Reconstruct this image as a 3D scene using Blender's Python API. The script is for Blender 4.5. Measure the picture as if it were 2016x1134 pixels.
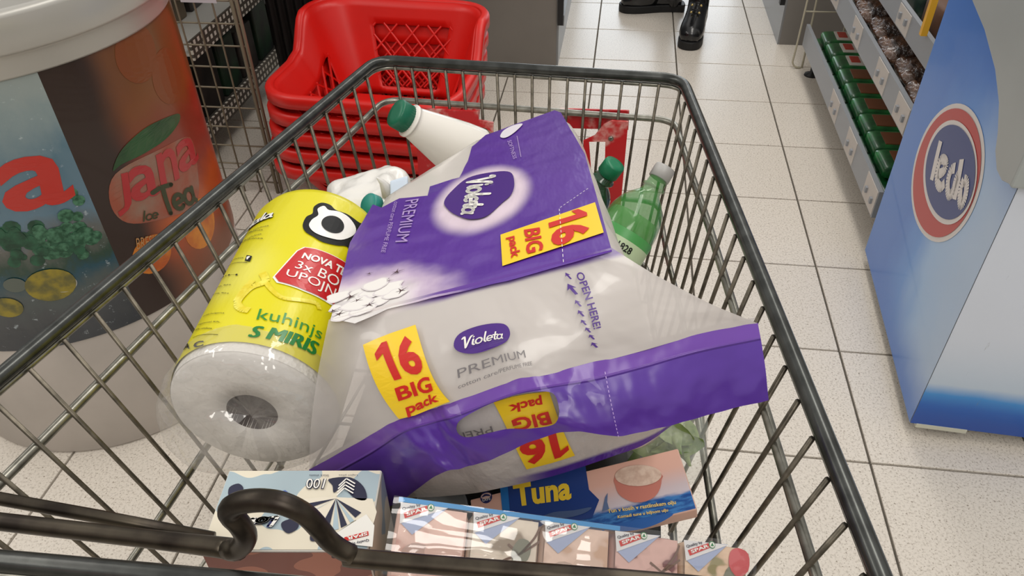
import bpy, bmesh, math, random
from mathutils import Vector, Matrix, noise
from mathutils.geometry import tessellate_polygon

for _o in list(bpy.data.objects):
    bpy.data.objects.remove(_o)
scene = bpy.context.scene
COL = scene.collection
random.seed(7)

# ------------------------------------------------------------------ camera
cam_data = bpy.data.cameras.new('camera')
cam = bpy.data.objects.new('camera', cam_data)
COL.objects.link(cam)
cam_data.sensor_fit = 'HORIZONTAL'
cam_data.sensor_width = 36.0
cam_data.lens = 1531.75/2016*36
cam_data.clip_start = .02
_R = Matrix([[0.991206, -0.069747, 0.112452], [0.131194, 0.628898, -0.766339], [-0.017271, 0.774353, 0.632518]])
cam.matrix_world = Matrix.Translation((0, 0, 1.29268)) @ _R.to_4x4()
scene.camera = cam

# ------------------------------------------------------------------ world and lights
def srgb(c):
    def f(x):
        x = x/255
        return x/12.92 if x <= .04045 else ((x+.055)/1.055)**2.4
    return (f(c[0]), f(c[1]), f(c[2]))
world = bpy.data.worlds.new('store ambience')
scene.world = world
world.use_nodes = True
world.node_tree.nodes['Background'].inputs[0].default_value = (1.0, .97, .93, 1)
world.node_tree.nodes['Background'].inputs[1].default_value = .54

def area(name, loc, rot, size, power, col):
    d = bpy.data.lights.new(name, 'AREA')
    d.shape = 'RECTANGLE'; d.size, d.size_y = size; d.energy = power; d.color = col
    o = bpy.data.objects.new(name, d); COL.objects.link(o)
    o.location = loc; o.rotation_euler = rot
    return o
# rows of ceiling tubes over the aisle, an added fill at the left, and daylight from the shop front at the far end
area('ceiling_tubes_aisle_offscreen', (.55, 1.7, 3.1), (0, 0, 0), (.5, 3.4), 34, (1, .955, .89))
area('ceiling_tubes_back_offscreen', (.5, -1.9, 3.1), (0, 0, 0), (.9, 2.6), 46, (1, .955, .89))
area('added_fill_left_offscreen', (-2.7, .6, 3.1), (0, 0, 0), (.5, 3.4), 34, (1, .955, .89))  # unseen row, added to brighten the side of the freezer
area('ceiling_tubes_front_offscreen', (.25, 5.0, 3.1), (0, 0, 0), (.5, 2.6), 20, (1, .97, .93))
area('shop_front_window_offscreen', (.5, 9.0, 1.7), (math.radians(90), 0, math.radians(180)), (3.4, 2.6), 90, (.82, .91, 1))
scene.view_settings.view_transform = 'Standard'
scene.view_settings.look = 'None'
scene.view_settings.gamma = 1
scene.view_settings.use_curve_mapping = False
scene.view_settings.exposure = 0.07

# ------------------------------------------------------------------ materials
def M(name, col, rough=.5, metal=0, alpha=1, var=0, vscale=30, bump=0, bscale=60, coat=0, spec=.5, col2=None, stretch=None):
    m = bpy.data.materials.new(name); m.use_nodes = True
    nt = m.node_tree; p = nt.nodes['Principled BSDF']
    c = srgb(col)
    p.inputs['Base Color'].default_value = (*c, 1)
    p.inputs['Roughness'].default_value = rough
    p.inputs['Metallic'].default_value = metal
    p.inputs['Alpha'].default_value = alpha
    p.inputs['Coat Weight'].default_value = coat
    p.inputs['Specular IOR Level'].default_value = spec
    p.inputs['Coat Roughness'].default_value = .12
    if var or col2 or bump:
        tc = nt.nodes.new('ShaderNodeTexCoord')
        mp = nt.nodes.new('ShaderNodeMapping')
        if stretch: mp.inputs['Scale'].default_value = stretch
        nt.links.new(tc.outputs['Object'], mp.inputs[0])
    if var or col2:
        n = nt.nodes.new('ShaderNodeTexNoise'); n.inputs['Scale'].default_value = vscale; n.inputs['Detail'].default_value = 5
        nt.links.new(mp.outputs[0], n.inputs['Vector'])
        r = nt.nodes.new('ShaderNodeValToRGB')
        c2 = srgb(col2) if col2 else tuple(x*(1-var) for x in c)
        r.color_ramp.elements[0].position = .38; r.color_ramp.elements[1].position = .62
        r.color_ramp.elements[0].color = (*c2, 1); r.color_ramp.elements[1].color = (*c, 1)
        nt.links.new(n.outputs['Fac'], r.inputs[0]); nt.links.new(r.outputs[0], p.inputs['Base Color'])
    if bump:
        n2 = nt.nodes.new('ShaderNodeTexNoise'); n2.inputs['Scale'].default_value = bscale; n2.inputs['Detail'].default_value = 3
        nt.links.new(mp.outputs[0], n2.inputs['Vector'])
        b = nt.nodes.new('ShaderNodeBump'); b.inputs['Strength'].default_value = bump; b.inputs['Distance'].default_value = .01
        nt.links.new(n2.outputs['Fac'], b.inputs['Height']); nt.links.new(b.outputs[0], p.inputs['Normal'])
    return m

def film(name, rough, gloss, tint=(236, 236, 236), haze=.04, bump=0, bscale=40):
    """thin clear plastic: mostly see-through, with sharp highlights"""
    m = bpy.data.materials.new(name); m.use_nodes = True; nt = m.node_tree; nt.nodes.clear()
    out = nt.nodes.new('ShaderNodeOutputMaterial'); tr_ = nt.nodes.new('ShaderNodeBsdfTransparent')
    gl = nt.nodes.new('ShaderNodeBsdfGlossy'); gl.inputs['Roughness'].default_value = rough
    df = nt.nodes.new('ShaderNodeBsdfDiffuse'); df.inputs[0].default_value = (*srgb(tint), 1)
    m1 = nt.nodes.new('ShaderNodeMixShader'); m1.inputs[0].default_value = haze
    m2 = nt.nodes.new('ShaderNodeMixShader'); m2.inputs[0].default_value = gloss
    nt.links.new(tr_.outputs[0], m1.inputs[1]); nt.links.new(df.outputs[0], m1.inputs[2])
    nt.links.new(m1.outputs[0], m2.inputs[1]); nt.links.new(gl.outputs[0], m2.inputs[2]); nt.links.new(m2.outputs[0], out.inputs[0])
    if bump:
        tc = nt.nodes.new('ShaderNodeTexCoord'); n = nt.nodes.new('ShaderNodeTexNoise'); n.inputs['Scale'].default_value = bscale; n.inputs['Detail'].default_value = 2
        b = nt.nodes.new('ShaderNodeBump'); b.inputs['Strength'].default_value = bump; b.inputs['Distance'].default_value = .01
        nt.links.new(tc.outputs['Object'], n.inputs['Vector']); nt.links.new(n.outputs['Fac'], b.inputs['Height'])
        nt.links.new(b.outputs[0], gl.inputs['Normal'])
    return m

class NT:
    """small helper for hand-made node materials"""
    def __init__(s, name, rough=.4, coat=0, spec=.5):
        s.m = bpy.data.materials.new(name); s.m.use_nodes = True; s.t = s.m.node_tree
        s.p = s.t.nodes['Principled BSDF']; s.p.inputs['Roughness'].default_value = rough
        s.p.inputs['Coat Weight'].default_value = coat; s.p.inputs['Specular IOR Level'].default_value = spec
        tc = s.t.nodes.new('ShaderNodeTexCoord')
        s.uv, s.ob = tc.outputs['UV'], tc.outputs['Object']
    def link(s, a, b): s.t.links.new(a, b)
    def xyz(s, v):
        n = s.t.nodes.new('ShaderNodeSeparateXYZ'); s.link(v, n.inputs[0]); return n.outputs
    def math(s, op, a, b=None, c=None, clamp=False):
        n = s.t.nodes.new('ShaderNodeMath'); n.operation = op; n.use_clamp = clamp
        for i, q in enumerate((a, b, c)):
            if q is None: continue
            if isinstance(q, (int, float)): n.inputs[i].default_value = q
            else: s.link(q, n.inputs[i])
        return n.outputs[0]
    def smooth(s, x, lo, hi):
        n = s.t.nodes.new('ShaderNodeMapRange'); n.interpolation_type = 'SMOOTHSTEP'
        n.inputs[1].default_value = lo; n.inputs[2].default_value = hi
        s.link(x, n.inputs[0]); return n.outputs[0]
    def noise(s, v, scale, detail=3, rough=.5):
        n = s.t.nodes.new('ShaderNodeTexNoise'); n.inputs['Scale'].default_value = scale
        n.inputs['Detail'].default_value = detail; n.inputs['Roughness'].default_value = rough
        if v is not None: s.link(v, n.inputs['Vector'])
        return n.outputs['Fac']
    def voronoi(s, v, scale, feature='F1'):
        n = s.t.nodes.new('ShaderNodeTexVoronoi'); n.inputs['Scale'].default_value = scale; n.feature = feature
        s.link(v, n.inputs['Vector']); return n.outputs
    def mix(s, f, a, b):
        n = s.t.nodes.new('ShaderNodeMix'); n.data_type = 'RGBA'
        if isinstance(f, (int, float)): n.inputs[0].default_value = f
        else: s.link(f, n.inputs[0])
        for i, q in ((6, a), (7, b)):
            if isinstance(q, tuple): n.inputs[i].default_value = (*srgb(q), 1)
            else: s.link(q, n.inputs[i])
        return n.outputs[2]
    def ramp(s, f, stops, const=False):
        n = s.t.nodes.new('ShaderNodeValToRGB'); e = n.color_ramp.elements
        if const: n.color_ramp.interpolation = 'CONSTANT'
        while len(e) < len(stops): e.new(.5)
        for i, (p, c) in enumerate(stops): e[i].position = p; e[i].color = (*srgb(c), 1)
        s.link(f, n.inputs[0]); return n.outputs[0]
    def color(s, c): s.link(c, s.p.inputs['Base Color'])
    def bump(s, h, strength=.3, dist=.005):
        n = s.t.nodes.new('ShaderNodeBump'); n.inputs['Strength'].default_value = strength; n.inputs['Distance'].default_value = dist
        s.link(h, n.inputs['Height']); s.link(n.outputs[0], s.p.inputs['Normal'])
    def scaled(s, v, sc):
        n = s.t.nodes.new('ShaderNodeMapping'); n.inputs['Scale'].default_value = sc; s.link(v, n.inputs[0]); return n.outputs[0]

# ------------------------------------------------------------------ object helpers
ORG = {}
def tag(o, label=None, cat=None, group=None, kind=None):
    if label: o['label'] = label
    if cat: o['category'] = cat
    if group: o['group'] = group
    if kind: o['kind'] = kind
    return o
def thing(name, label, cat, loc=(0, 0, 0), group=None, basis=None):
    o = bpy.data.objects.new(name, None); COL.objects.link(o)
    o.empty_display_size = .05
    mw = Matrix.Translation(loc)
    if basis: mw = mw @ Matrix([[basis[j][i] for j in range(3)] for i in range(3)]).to_4x4()
    o.matrix_world = mw
    ORG[o.name] = mw.inverted()
    return tag(o, label, cat, group)
def new(name, V, F, mat, parent=None, smooth=False, uv=None, loc=None, kind=None, label=None):
    """mesh from world coordinates; parent = thing or part; loc = own origin for a top-level mesh"""
    inv = None
    if parent is not None: inv = ORG[parent.name]
    elif loc is not None: inv = Matrix.Translation(loc).inverted()
    me = bpy.data.meshes.new(name)
    me.from_pydata([tuple(inv @ Vector(v)) if inv else tuple(v) for v in V], [], F)
    if mat: me.materials.append(mat)
    if uv:
        l = me.uv_layers.new(name='UVMap')
        for lp in me.loops: l.data[lp.index].uv = uv[lp.vertex_index]
    if smooth: me.polygons.foreach_set('use_smooth', [True]*len(me.polygons))
    me.update()
    o = bpy.data.objects.new(name, me); COL.objects.link(o)
    if parent is not None:
        o.parent = parent; ORG[o.name] = inv
    elif loc is not None:
        o.location = loc; ORG[o.name] = inv
    else: ORG[o.name] = Matrix.Identity(4)
    if kind: o['kind'] = kind
    if label: o['label'] = label
    return o
def fixn(o):
    bm = bmesh.new(); bm.from_mesh(o.data); bmesh.ops.recalc_face_normals(bm, faces=bm.faces); bm.to_mesh(o.data); bm.free(); return o
def bevel(o, w, seg=2):
    md = o.modifiers.new('bevel', 'BEVEL'); md.width = w; md.segments = seg; md.limit_method = 'ANGLE'; return o
def dup(root, loc, rotz=0, label=None, group=None):
    r = root.copy(); COL.objects.link(r); r.location = loc; r.rotation_euler = (0, 0, rotz)
    if label: r['label'] = label
    if group: r['group'] = group
    for ch in list(root.children):
        c = ch.copy(); COL.objects.link(c); c.parent = r
        for g in list(ch.children):
            d = g.copy(); COL.objects.link(d); d.parent = c
    return r
def joinm(*parts):
    V, F = [], []
    for v, f in parts:
        k = len(V); V += list(v); F += [tuple(i+k for i in q) for q in f]
    return V, F
def box(x0, x1, y0, y1, z0, z1):
    V = [(x, y, z) for z in (z0, z1) for y in (y0, y1) for x in (x0, x1)]
    return V, [(0, 2, 3, 1), (4, 5, 7, 6), (0, 1, 5, 4), (2, 6, 7, 3), (0, 4, 6, 2), (1, 3, 7, 5)]
def obox(O, X, Y, Z, a, b, c):
    """box spanned by a*X, b*Y, c*Z from O; a, b, c are (lo, hi)"""
    V = [vadd(O, vadd(vadd(vmul(X, i), vmul(Y, j)), vmul(Z, k))) for k in c for j in b for i in a]
    return V, [(0, 2, 3, 1), (4, 5, 7, 6), (0, 1, 5, 4), (2, 6, 7, 3), (0, 4, 6, 2), (1, 3, 7, 5)]
def rbox(dx, dy, dz, r, n=8, disp=None):
    """rounded box centred at the origin"""
    V, F, idx = [], [], {}
    def vert(p):
        k = (round(p[0], 5), round(p[1], 5), round(p[2], 5))
        if k not in idx: idx[k] = len(V); V.append(p)
        return idx[k]
    h = (dx/2, dy/2, dz/2)
    for ax in range(3):
        u, v = (ax+1) % 3, (ax+2) % 3
        nu = max(3, int(n*h[u]/max(h))+2); nv = max(3, int(n*h[v]/max(h))+2)
        for sg in (-1, 1):
            g = []
            for i in range(nu+1):
                row = []
                for j in range(nv+1):
                    p = [0, 0, 0]; p[ax] = sg*h[ax]
                    p[u] = -h[u]*math.cos(math.pi*i/nu) if n < 12 else h[u]*(2*i/nu-1)
                    p[v] = -h[v]*math.cos(math.pi*j/nv) if n < 12 else h[v]*(2*j/nv-1)
                    row.append(vert(tuple(p)))
                g.append(row)
            for i in range(nu):
                for j in range(nv):
                    q = (g[i][j], g[i+1][j], g[i+1][j+1], g[i][j+1])
                    F.append(q if sg > 0 else q[::-1])
    W = []
    for p in V:
        c = [max(-(h[k]-r), min(h[k]-r, p[k])) for k in range(3)]
        d = Vector([p[k]-c[k] for k in range(3)])
        if d.length > 1e-9: d = d.normalized()*r
        w = (c[0]+d[0], c[1]+d[1], c[2]+d[2])
        W.append(disp(w) if disp else w)
    return W, F
def place(VF, O, X, Y, Z):
    return [vadd(O, vadd(vadd(vmul(X, p[0]), vmul(Y, p[1])), vmul(Z, p[2]))) for p in VF[0]], VF[1]
def smooth_path(pts, k=6, closed=False):
    P = [Vector(p) for p in pts]; n = len(P); out = []
    rng = n if closed else n-1
    for i in range(rng):
        p0 = P[(i-1) % n] if closed or i else P[0]; p1 = P[i]; p2 = P[(i+1) % n]
        p3 = P[(i+2) % n] if closed or i+2 < n else P[-1]
        for j in range(k):
            f = j/k
            out.append(.5*(2*p1+(p2-p0)*f+(2*p0-5*p1+4*p2-p3)*f*f+(3*p1-p0-3*p2+p3)*f**3))
    if not closed: out.append(P[-1])
    return out
def tube(path, r, n=8, closed=False):
    P = [Vector(p) for p in path]; m = len(P); V, F = [], []
    t0 = (P[1]-P[0]).normalized()
    up = Vector((0, 0, 1)) if abs(t0.z) < .9 else Vector((1, 0, 0))
    nrm = t0.cross(up).normalized()
    for i in range(m):
        if closed: t = (P[(i+1) % m]-P[i-1]).normalized()
        elif i == 0: t = t0
        elif i == m-1: t = (P[-1]-P[-2]).normalized()
        else: t = (P[i+1]-P[i-1]).normalized()
        nrm = (nrm-t*nrm.dot(t)).normalized(); b = t.cross(nrm)
        rr = r[i] if isinstance(r, (list, tuple)) else r
        for k in range(n):
            a = 2*math.pi*k/n
            V.append(tuple(P[i]+(nrm*math.cos(a)+b*math.sin(a))*rr))
    for i in range(m if closed else m-1):
        for k in range(n):
            a, b_ = i*n+k, i*n+(k+1) % n; c, d = ((i+1) % m)*n+(k+1) % n, ((i+1) % m)*n+k
            F.append((a, b_, c, d))
    if not closed:
        F.append(tuple(range(n))[::-1]); F.append(tuple((m-1)*n+k for k in range(n)))
    return V, F
def lathe(prof, P=(0, 0, 0), axis=(0, 0, 1), n=32, cap0=True, cap1=True):
    ax = Vector(axis).normalized(); e1 = ax.orthogonal().normalized()
    if abs(ax.z) > .99: e1 = Vector((1, 0, 0))
    e2 = ax.cross(e1); P = Vector(P); V, F = [], []
    for r, z in prof:
        for k in range(n):
            a = 2*math.pi*k/n
            V.append(tuple(P+ax*z+(e1*math.cos(a)+e2*math.sin(a))*r))
    for i in range(len(prof)-1):
        for k in range(n):
            F.append((i*n+k, i*n+(k+1) % n, (i+1)*n+(k+1) % n, (i+1)*n+k))
    if cap0: F.append(tuple(range(n))[::-1])
    if cap1: F.append(tuple((len(prof)-1)*n+k for k in range(n)))
    return V, F
def prism(poly, off):
    """closed prism from a 3D polygon swept along off"""
    n = len(poly); V = [tuple(p) for p in poly]+[vadd(p, off) for p in poly]
    F = [tuple(range(n))[::-1], tuple(range(n, 2*n))]+[(i, (i+1) % n, n+(i+1) % n, n+i) for i in range(n)]
    return V, F
def grid(S, a0, a1, b0, b1, na, nb, lift=0):
    V, F, U = [], [], []
    for i in range(na+1):
        for j in range(nb+1):
            a, b = a0+(a1-a0)*i/na, b0+(b1-b0)*j/nb
            V.append(S(a, b)); U.append((a, b))
    for i in range(na):
        for j in range(nb):
            k = i*(nb+1)+j
            F.append((k, k+nb+1, k+nb+2, k+1))
    return V, F, U

# ---- parametric surfaces: every print, label and film in the scene lies on one of these ----
def vadd(a, b): return (a[0]+b[0], a[1]+b[1], a[2]+b[2])
def vsub(a, b): return (a[0]-b[0], a[1]-b[1], a[2]-b[2])
def vmul(a, k): return (a[0]*k, a[1]*k, a[2]*k)
def vdot(a, b): return a[0]*b[0]+a[1]*b[1]+a[2]*b[2]
def vcross(a, b): return (a[1]*b[2]-a[2]*b[1], a[2]*b[0]-a[0]*b[2], a[0]*b[1]-a[1]*b[0])
def vnorm(a):
    k = math.sqrt(vdot(a, a)) or 1e-9
    return (a[0]/k, a[1]/k, a[2]/k)
def plane(O, ex, ey):
    return lambda a, b: vadd(O, vadd(vmul(ex, a), vmul(ey, b)))
def cylinder(P, axis, e1, r):
    axis = vnorm(axis); e1 = vnorm(vsub(e1, vmul(axis, vdot(e1, axis)))); e2 = vcross(axis, e1)
    return lambda a, b: vadd(vadd(P, vmul(axis, b)), vadd(vmul(e1, r*math.cos(a/r)), vmul(e2, r*math.sin(a/r))))
def curve3(pts, s):
    n = len(pts)-1
    x = min(max(s, 0.0), 1.0)*n; i = min(int(x), n-1); f = x-i
    p0 = pts[max(i-1, 0)]; p1 = pts[i]; p2 = pts[i+1]; p3 = pts[min(i+2, n)]
    return tuple(0.5*(2*p1[k]+(p2[k]-p0[k])*f+(2*p0[k]-5*p1[k]+4*p2[k]-p3[k])*f*f+(3*p1[k]-p0[k]-3*p2[k]+p3[k])*f**3) for k in range(3))
def loft(top, bot, bulge=(0, 0, 0)):
    def S(s, t):
        A = curve3(top, s); B = curve3(bot, s); k = math.sin(math.pi*min(max(t, 0), 1))
        return tuple(A[i]+(B[i]-A[i])*t+bulge[i]*k for i in range(3))
    return S
# wrapped 16-roll pack: frame of its top face (near-left corner, across, back)
PK_O = (-.211, .436, .882); PK_X = vnorm((.950, .209, .231)); PK_Y = (-.160, .965, -.210)
PK_Y = vnorm(vsub(PK_Y, vmul(PK_X, vdot(PK_X, PK_Y)))); PK_Z = vcross(PK_X, PK_Y)
PK_W, PK_L, PK_H = .23, .42, .20
PK = lambda x, y, z: vadd(PK_O, vadd(vadd(vmul(PK_X, x), vmul(PK_Y, y)), vmul(PK_Z, z)))
S_top = plane(PK_O, PK_X, PK_Y)
SEAM = [(-0.2356, 0.3889, 0.7544), (-0.1821, 0.3893, 0.8007), (-0.1502, 0.3883, 0.8302), (-0.1251, 0.3885, 0.845), (-0.1059, 0.3874, 0.856), (-0.0609, 0.3968, 0.8752), (-0.0349, 0.4036, 0.8788), (-0.0042, 0.4161, 0.8805), (0.0321, 0.4342, 0.8803), (0.0763, 0.459, 0.8788), (0.1285, 0.4908, 0.8685)]
BAND_LOW = [(-0.1876, 0.402, 0.6837), (-0.1608, 0.395, 0.7157), (-0.1151, 0.3652, 0.7991), (-0.0949, 0.3641, 0.8116), (-0.0742, 0.3648, 0.823), (-0.0409, 0.3697, 0.8436), (-0.0107, 0.3758, 0.8519), (0.0195, 0.3783, 0.8464), (0.0516, 0.3935, 0.8433), (0.0907, 0.4154, 0.8391), (0.138, 0.4423, 0.8318)]
FILM_LOW = [(-0.1722, 0.4219, 0.6724), (-0.1602, 0.4122, 0.6949), (-0.1311, 0.4048, 0.7123), (-0.0958, 0.3992, 0.7309), (-0.0737, 0.3942, 0.7478), (-0.0533, 0.3965, 0.7549), (-0.0277, 0.4039, 0.7594), (-0.0042, 0.4088, 0.7689), (0.0201, 0.4144, 0.7793), (0.044, 0.4202, 0.79), (0.0649, 0.4296, 0.8056)]
S_gus = loft([PK(.23*k/8, .003, .0030) for k in range(9)], SEAM, (0, -.012, .004))
S_band = loft(SEAM, BAND_LOW, (0, -.006, .003))
S_low = loft([vadd(p, (0, .012, -.004)) for p in SEAM], FILM_LOW, (0, -.012, .0))
# kitchen roll
RL_A, RL_B, RL_R = (-.2942, .4224, .7817), (-.3120, .6646, .7850), .0731
S_roll = cylinder(RL_A, vsub(RL_B, RL_A), (0, 0, 1), RL_R)
# promotional drum
BN_C, BN_R = (-1.132, 1.235, 0), .323
S_bin = cylinder(BN_C, (0, 0, 1), (0.82, -0.57, 0), BN_R)
# freezer side and near face
FZ_A, FZ_B = (.660, 1.176, 0), (.698, 1.790, 0)
FZ_D = vnorm(vsub(FZ_B, FZ_A))
S_fz = plane(FZ_A, FZ_D, (0, 0, 1))
# trolley front wall
S_fw = plane((-.13, 1.078, 0), (.9981, -.0617, 0), (0, 0, 1))
# handkerchief multipack face
MP_O = (-.139, .337, .801); MP_X = vnorm((.269, .030, -.058)); _t = (.02, .90, .40)
MP_Y = vnorm(vsub(_t, vmul(MP_X, vdot(_t, MP_X)))); MP_Z = vcross(MP_X, MP_Y)
S_mp = plane(MP_O, MP_X, MP_Y)
# tuna carton face
TN_O, TN_R, TN_B = ((-0.1051, 0.4202, 0.6911), (0.0792, 0.4647, 0.7366), (0.0955, 0.4116, 0.7224))
TN_X = vnorm(vsub(TN_R, TN_O)); _t = vsub(TN_R, TN_B)
TN_Y = vnorm(vsub(_t, vmul(TN_X, vdot(_t, TN_X)))); TN_Z = vcross(TN_X, TN_Y)
S_tn = plane(TN_O, TN_X, TN_Y)
# tissue carton lid
BX_O = (-.287, .359, .785); BX_X = vnorm((.123, .015, 0)); BX_Y = (-BX_X[1], BX_X[0], 0)
S_bx = plane(BX_O, BX_X, BX_Y)


SIGN = {id(S_fz): -1, id(S_gus): -1, id(S_band): -1, id(S_low): -1}
def on(S, a, b, lift):
    p = S(a, b)
    e = 1e-4
    n = vnorm(vcross(vsub(S(a+e, b), S(a-e, b)), vsub(S(a, b+e), S(a, b-e))))
    return vadd(p, vmul(n, lift*SIGN.get(id(S), 1)))
def refine(V, T, L):
    """split triangles until no edge is longer than L (2D)"""
    V = list(V)
    for _ in range(9):
        mid, out, done = {}, [], True
        def m(i, j):
            k = (min(i, j), max(i, j))
            if k not in mid:
                mid[k] = len(V); V.append(((V[i][0]+V[j][0])/2, (V[i][1]+V[j][1])/2))
            return mid[k]
        for t in T:
            e = [math.dist(V[t[k]], V[t[(k+1) % 3]]) > L for k in range(3)]
            s = sum(e)
            if s == 0: out.append(t); continue
            done = False
            if s == 3:
                a, b, c = m(t[0], t[1]), m(t[1], t[2]), m(t[2], t[0])
                out += [(t[0], a, c), (a, t[1], b), (c, b, t[2]), (a, b, c)]
            elif s == 1:
                k = e.index(True); i, j, l = t[k], t[(k+1) % 3], t[(k+2) % 3]; a = m(i, j)
                out += [(i, a, l), (a, j, l)]
            else:
                k = e.index(False); i, j, l = t[k], t[(k+1) % 3], t[(k+2) % 3]
                a, b = m(j, l), m(l, i)
                out += [(i, j, a), (i, a, b), (b, a, l)]
        T = out
        if done: break
    return V, T
FLAT = {id(S_top), id(S_fz), id(S_fw), id(S_mp), id(S_tn), id(S_bx)}
def emit(name, S, V2, T, mat, parent, lift):
    if id(S) not in FLAT:
        L = .06 if id(S) in (id(S_gus), id(S_band), id(S_low)) else (.008 if S is S_roll else .03)
        V2, T = refine(V2, T, L)
    return new(name, [on(S, a, b, lift) for a, b in V2], [tuple(t) for t in T], mat, parent, uv=[tuple(v) for v in V2])
def tess(poly, holes=()):
    loops = [[Vector((p[0], p[1], 0)) for p in L] for L in [poly, *holes]]
    T = tessellate_polygon(loops)
    return [p for L in [poly, *holes] for p in L], [tuple(t) for t in T]
def decal(name, S, poly, mat, parent, lift=.0008, holes=()):
    V2, T = tess(poly, holes)
    return emit(name, S, V2, T, mat, parent, lift)
def ellipse(l, t, r, b, n=40, k=1.0):
    """closed outline through the left, top, right and bottom points"""
    cx = (l[0]+r[0]+t[0]+b[0])/4; cy = (l[1]+r[1]+t[1]+b[1])/4
    ax, ay = (r[0]-l[0])/2*k, (r[1]-l[1])/2*k; bx, by = (t[0]-b[0])/2*k, (t[1]-b[1])/2*k
    return [(cx+ax*math.cos(q)+bx*math.sin(q), cy+ay*math.cos(q)+by*math.sin(q)) for q in [2*math.pi*i/n for i in range(n)]]
def rounded(poly, k=5):
    return [(p[0], p[1]) for p in smooth_path([(q[0], q[1], 0) for q in poly], k, True)]
def grow(poly, k):
    cx = sum(p[0] for p in poly)/len(poly); cy = sum(p[1] for p in poly)/len(poly)
    return [(cx+(p[0]-cx)*k, cy+(p[1]-cy)*k) for p in poly]
def quadmap(q):
    bl, br, tr, tl = q
    return lambda x, y: tuple(bl[i]*(1-x)*(1-y)+br[i]*x*(1-y)+tr[i]*x*y+tl[i]*(1-x)*y for i in range(2))
_tc = {}
def text2d(s, bold, shear):
    k = (s, bold, shear)
    if k not in _tc:
        cu = bpy.data.curves.new('lettering', 'FONT'); cu.body = s; cu.offset = bold; cu.shear = shear; cu.resolution_u = 3
        ob = bpy.data.objects.new('lettering', cu); COL.objects.link(ob)
        dg = bpy.context.evaluated_depsgraph_get()
        me = ob.evaluated_get(dg).to_mesh()
        me.calc_loop_triangles()
        V = [(v.co.x, v.co.y) for v in me.vertices]; T = [tuple(t.vertices) for t in me.loop_triangles]
        ob.evaluated_get(dg).to_mesh_clear()
        bpy.data.objects.remove(ob); bpy.data.curves.remove(cu)
        x0, x1 = min(v[0] for v in V), max(v[0] for v in V); y0, y1 = min(v[1] for v in V), max(v[1] for v in V)
        _tc[k] = ([((v[0]-x0)/(x1-x0), (v[1]-y0)/(y1-y0)) for v in V], T)
    return _tc[k]
def text(S, quad, s, mat, parent, lift=.0016, bold=0, shear=0, name='lettering'):
    V, T = text2d(s, bold, shear); q = quadmap(quad)
    return emit(name, S, [q(*v) for v in V], T, mat, parent, lift)
def _arc(cx, cy, rx, ry, a0, a1, n=14):
    return [(cx+rx*math.cos(math.radians(a0+(a1-a0)*i/n)), cy+ry*math.sin(math.radians(a0+(a1-a0)*i/n))) for i in range(n+1)]
GLYPH = {
    'o': ([_arc(.45, .5, .4, .5, 0, 360, 20)], 1.0),
    'a': ([_arc(.45, .5, .4, .5, 0, 360, 20), [(.86, 1), (.85, .5), (.88, .15), (1.05, .0)]], 1.12),
    'd': ([_arc(.45, .5, .4, .5, 0, 360, 20), [(.86, 1.9), (.86, .0)]], 1.08),
    'e': ([[(.08, .45), (.82, .52)]+_arc(.45, .5, .4, .5, 8, 312, 16)], .95),
    'l': ([[(.22, 1.95), (.18, .9), (.2, .25), (.4, .0)]], .48),
    'i': ([[(.2, 1), (.18, .5), (.22, .15), (.4, .0)], [(.2, 1.42), (.21, 1.46)]], .48),
    't': ([[(.3, 1.65), (.27, .6), (.33, .1), (.55, .05)], [(-.05, 1.05), (.65, 1.08)]], .62),
    'V': ([[(-.1, 1.55), (.08, 1.8), (.2, 1.5), (.42, .02), (.5, .02), (.85, 1.5), (1.1, 1.75)]], 1.05),
    'u': ([[(.1, 1), (.1, .35), (.25, .02), (.5, .02), (.75, .4)], [(.76, 1), (.76, .2), (.95, .0)]], 1.0),
    'n': ([[(.1, 1), (.1, 0)], [(.1, .6), (.3, .95), (.55, 1), (.7, .7), (.7, 0)]], .92),
    'v': ([[(.0, 1), (.3, .0), (.65, 1.0)]], .72),
    'y': ([[(.0, 1), (.3, .1)], [(.65, 1.0), (.15, -.6)]], .72),
    'L': ([[(.3, 1.8), (.15, .1), (.35, .0), (.9, .12)]], .85),
    'c': ([_arc(.45, .5, .4, .5, 45, 315, 14)], .85),
    'T': ([[(-.2, 1.7), (.4, 1.85), (1.1, 1.8)], [(.5, 1.8), (.4, .9), (.36, .0)]], .8),
    'I': ([[(.2, 1.7), (.12, .0)]], .4),
}
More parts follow.
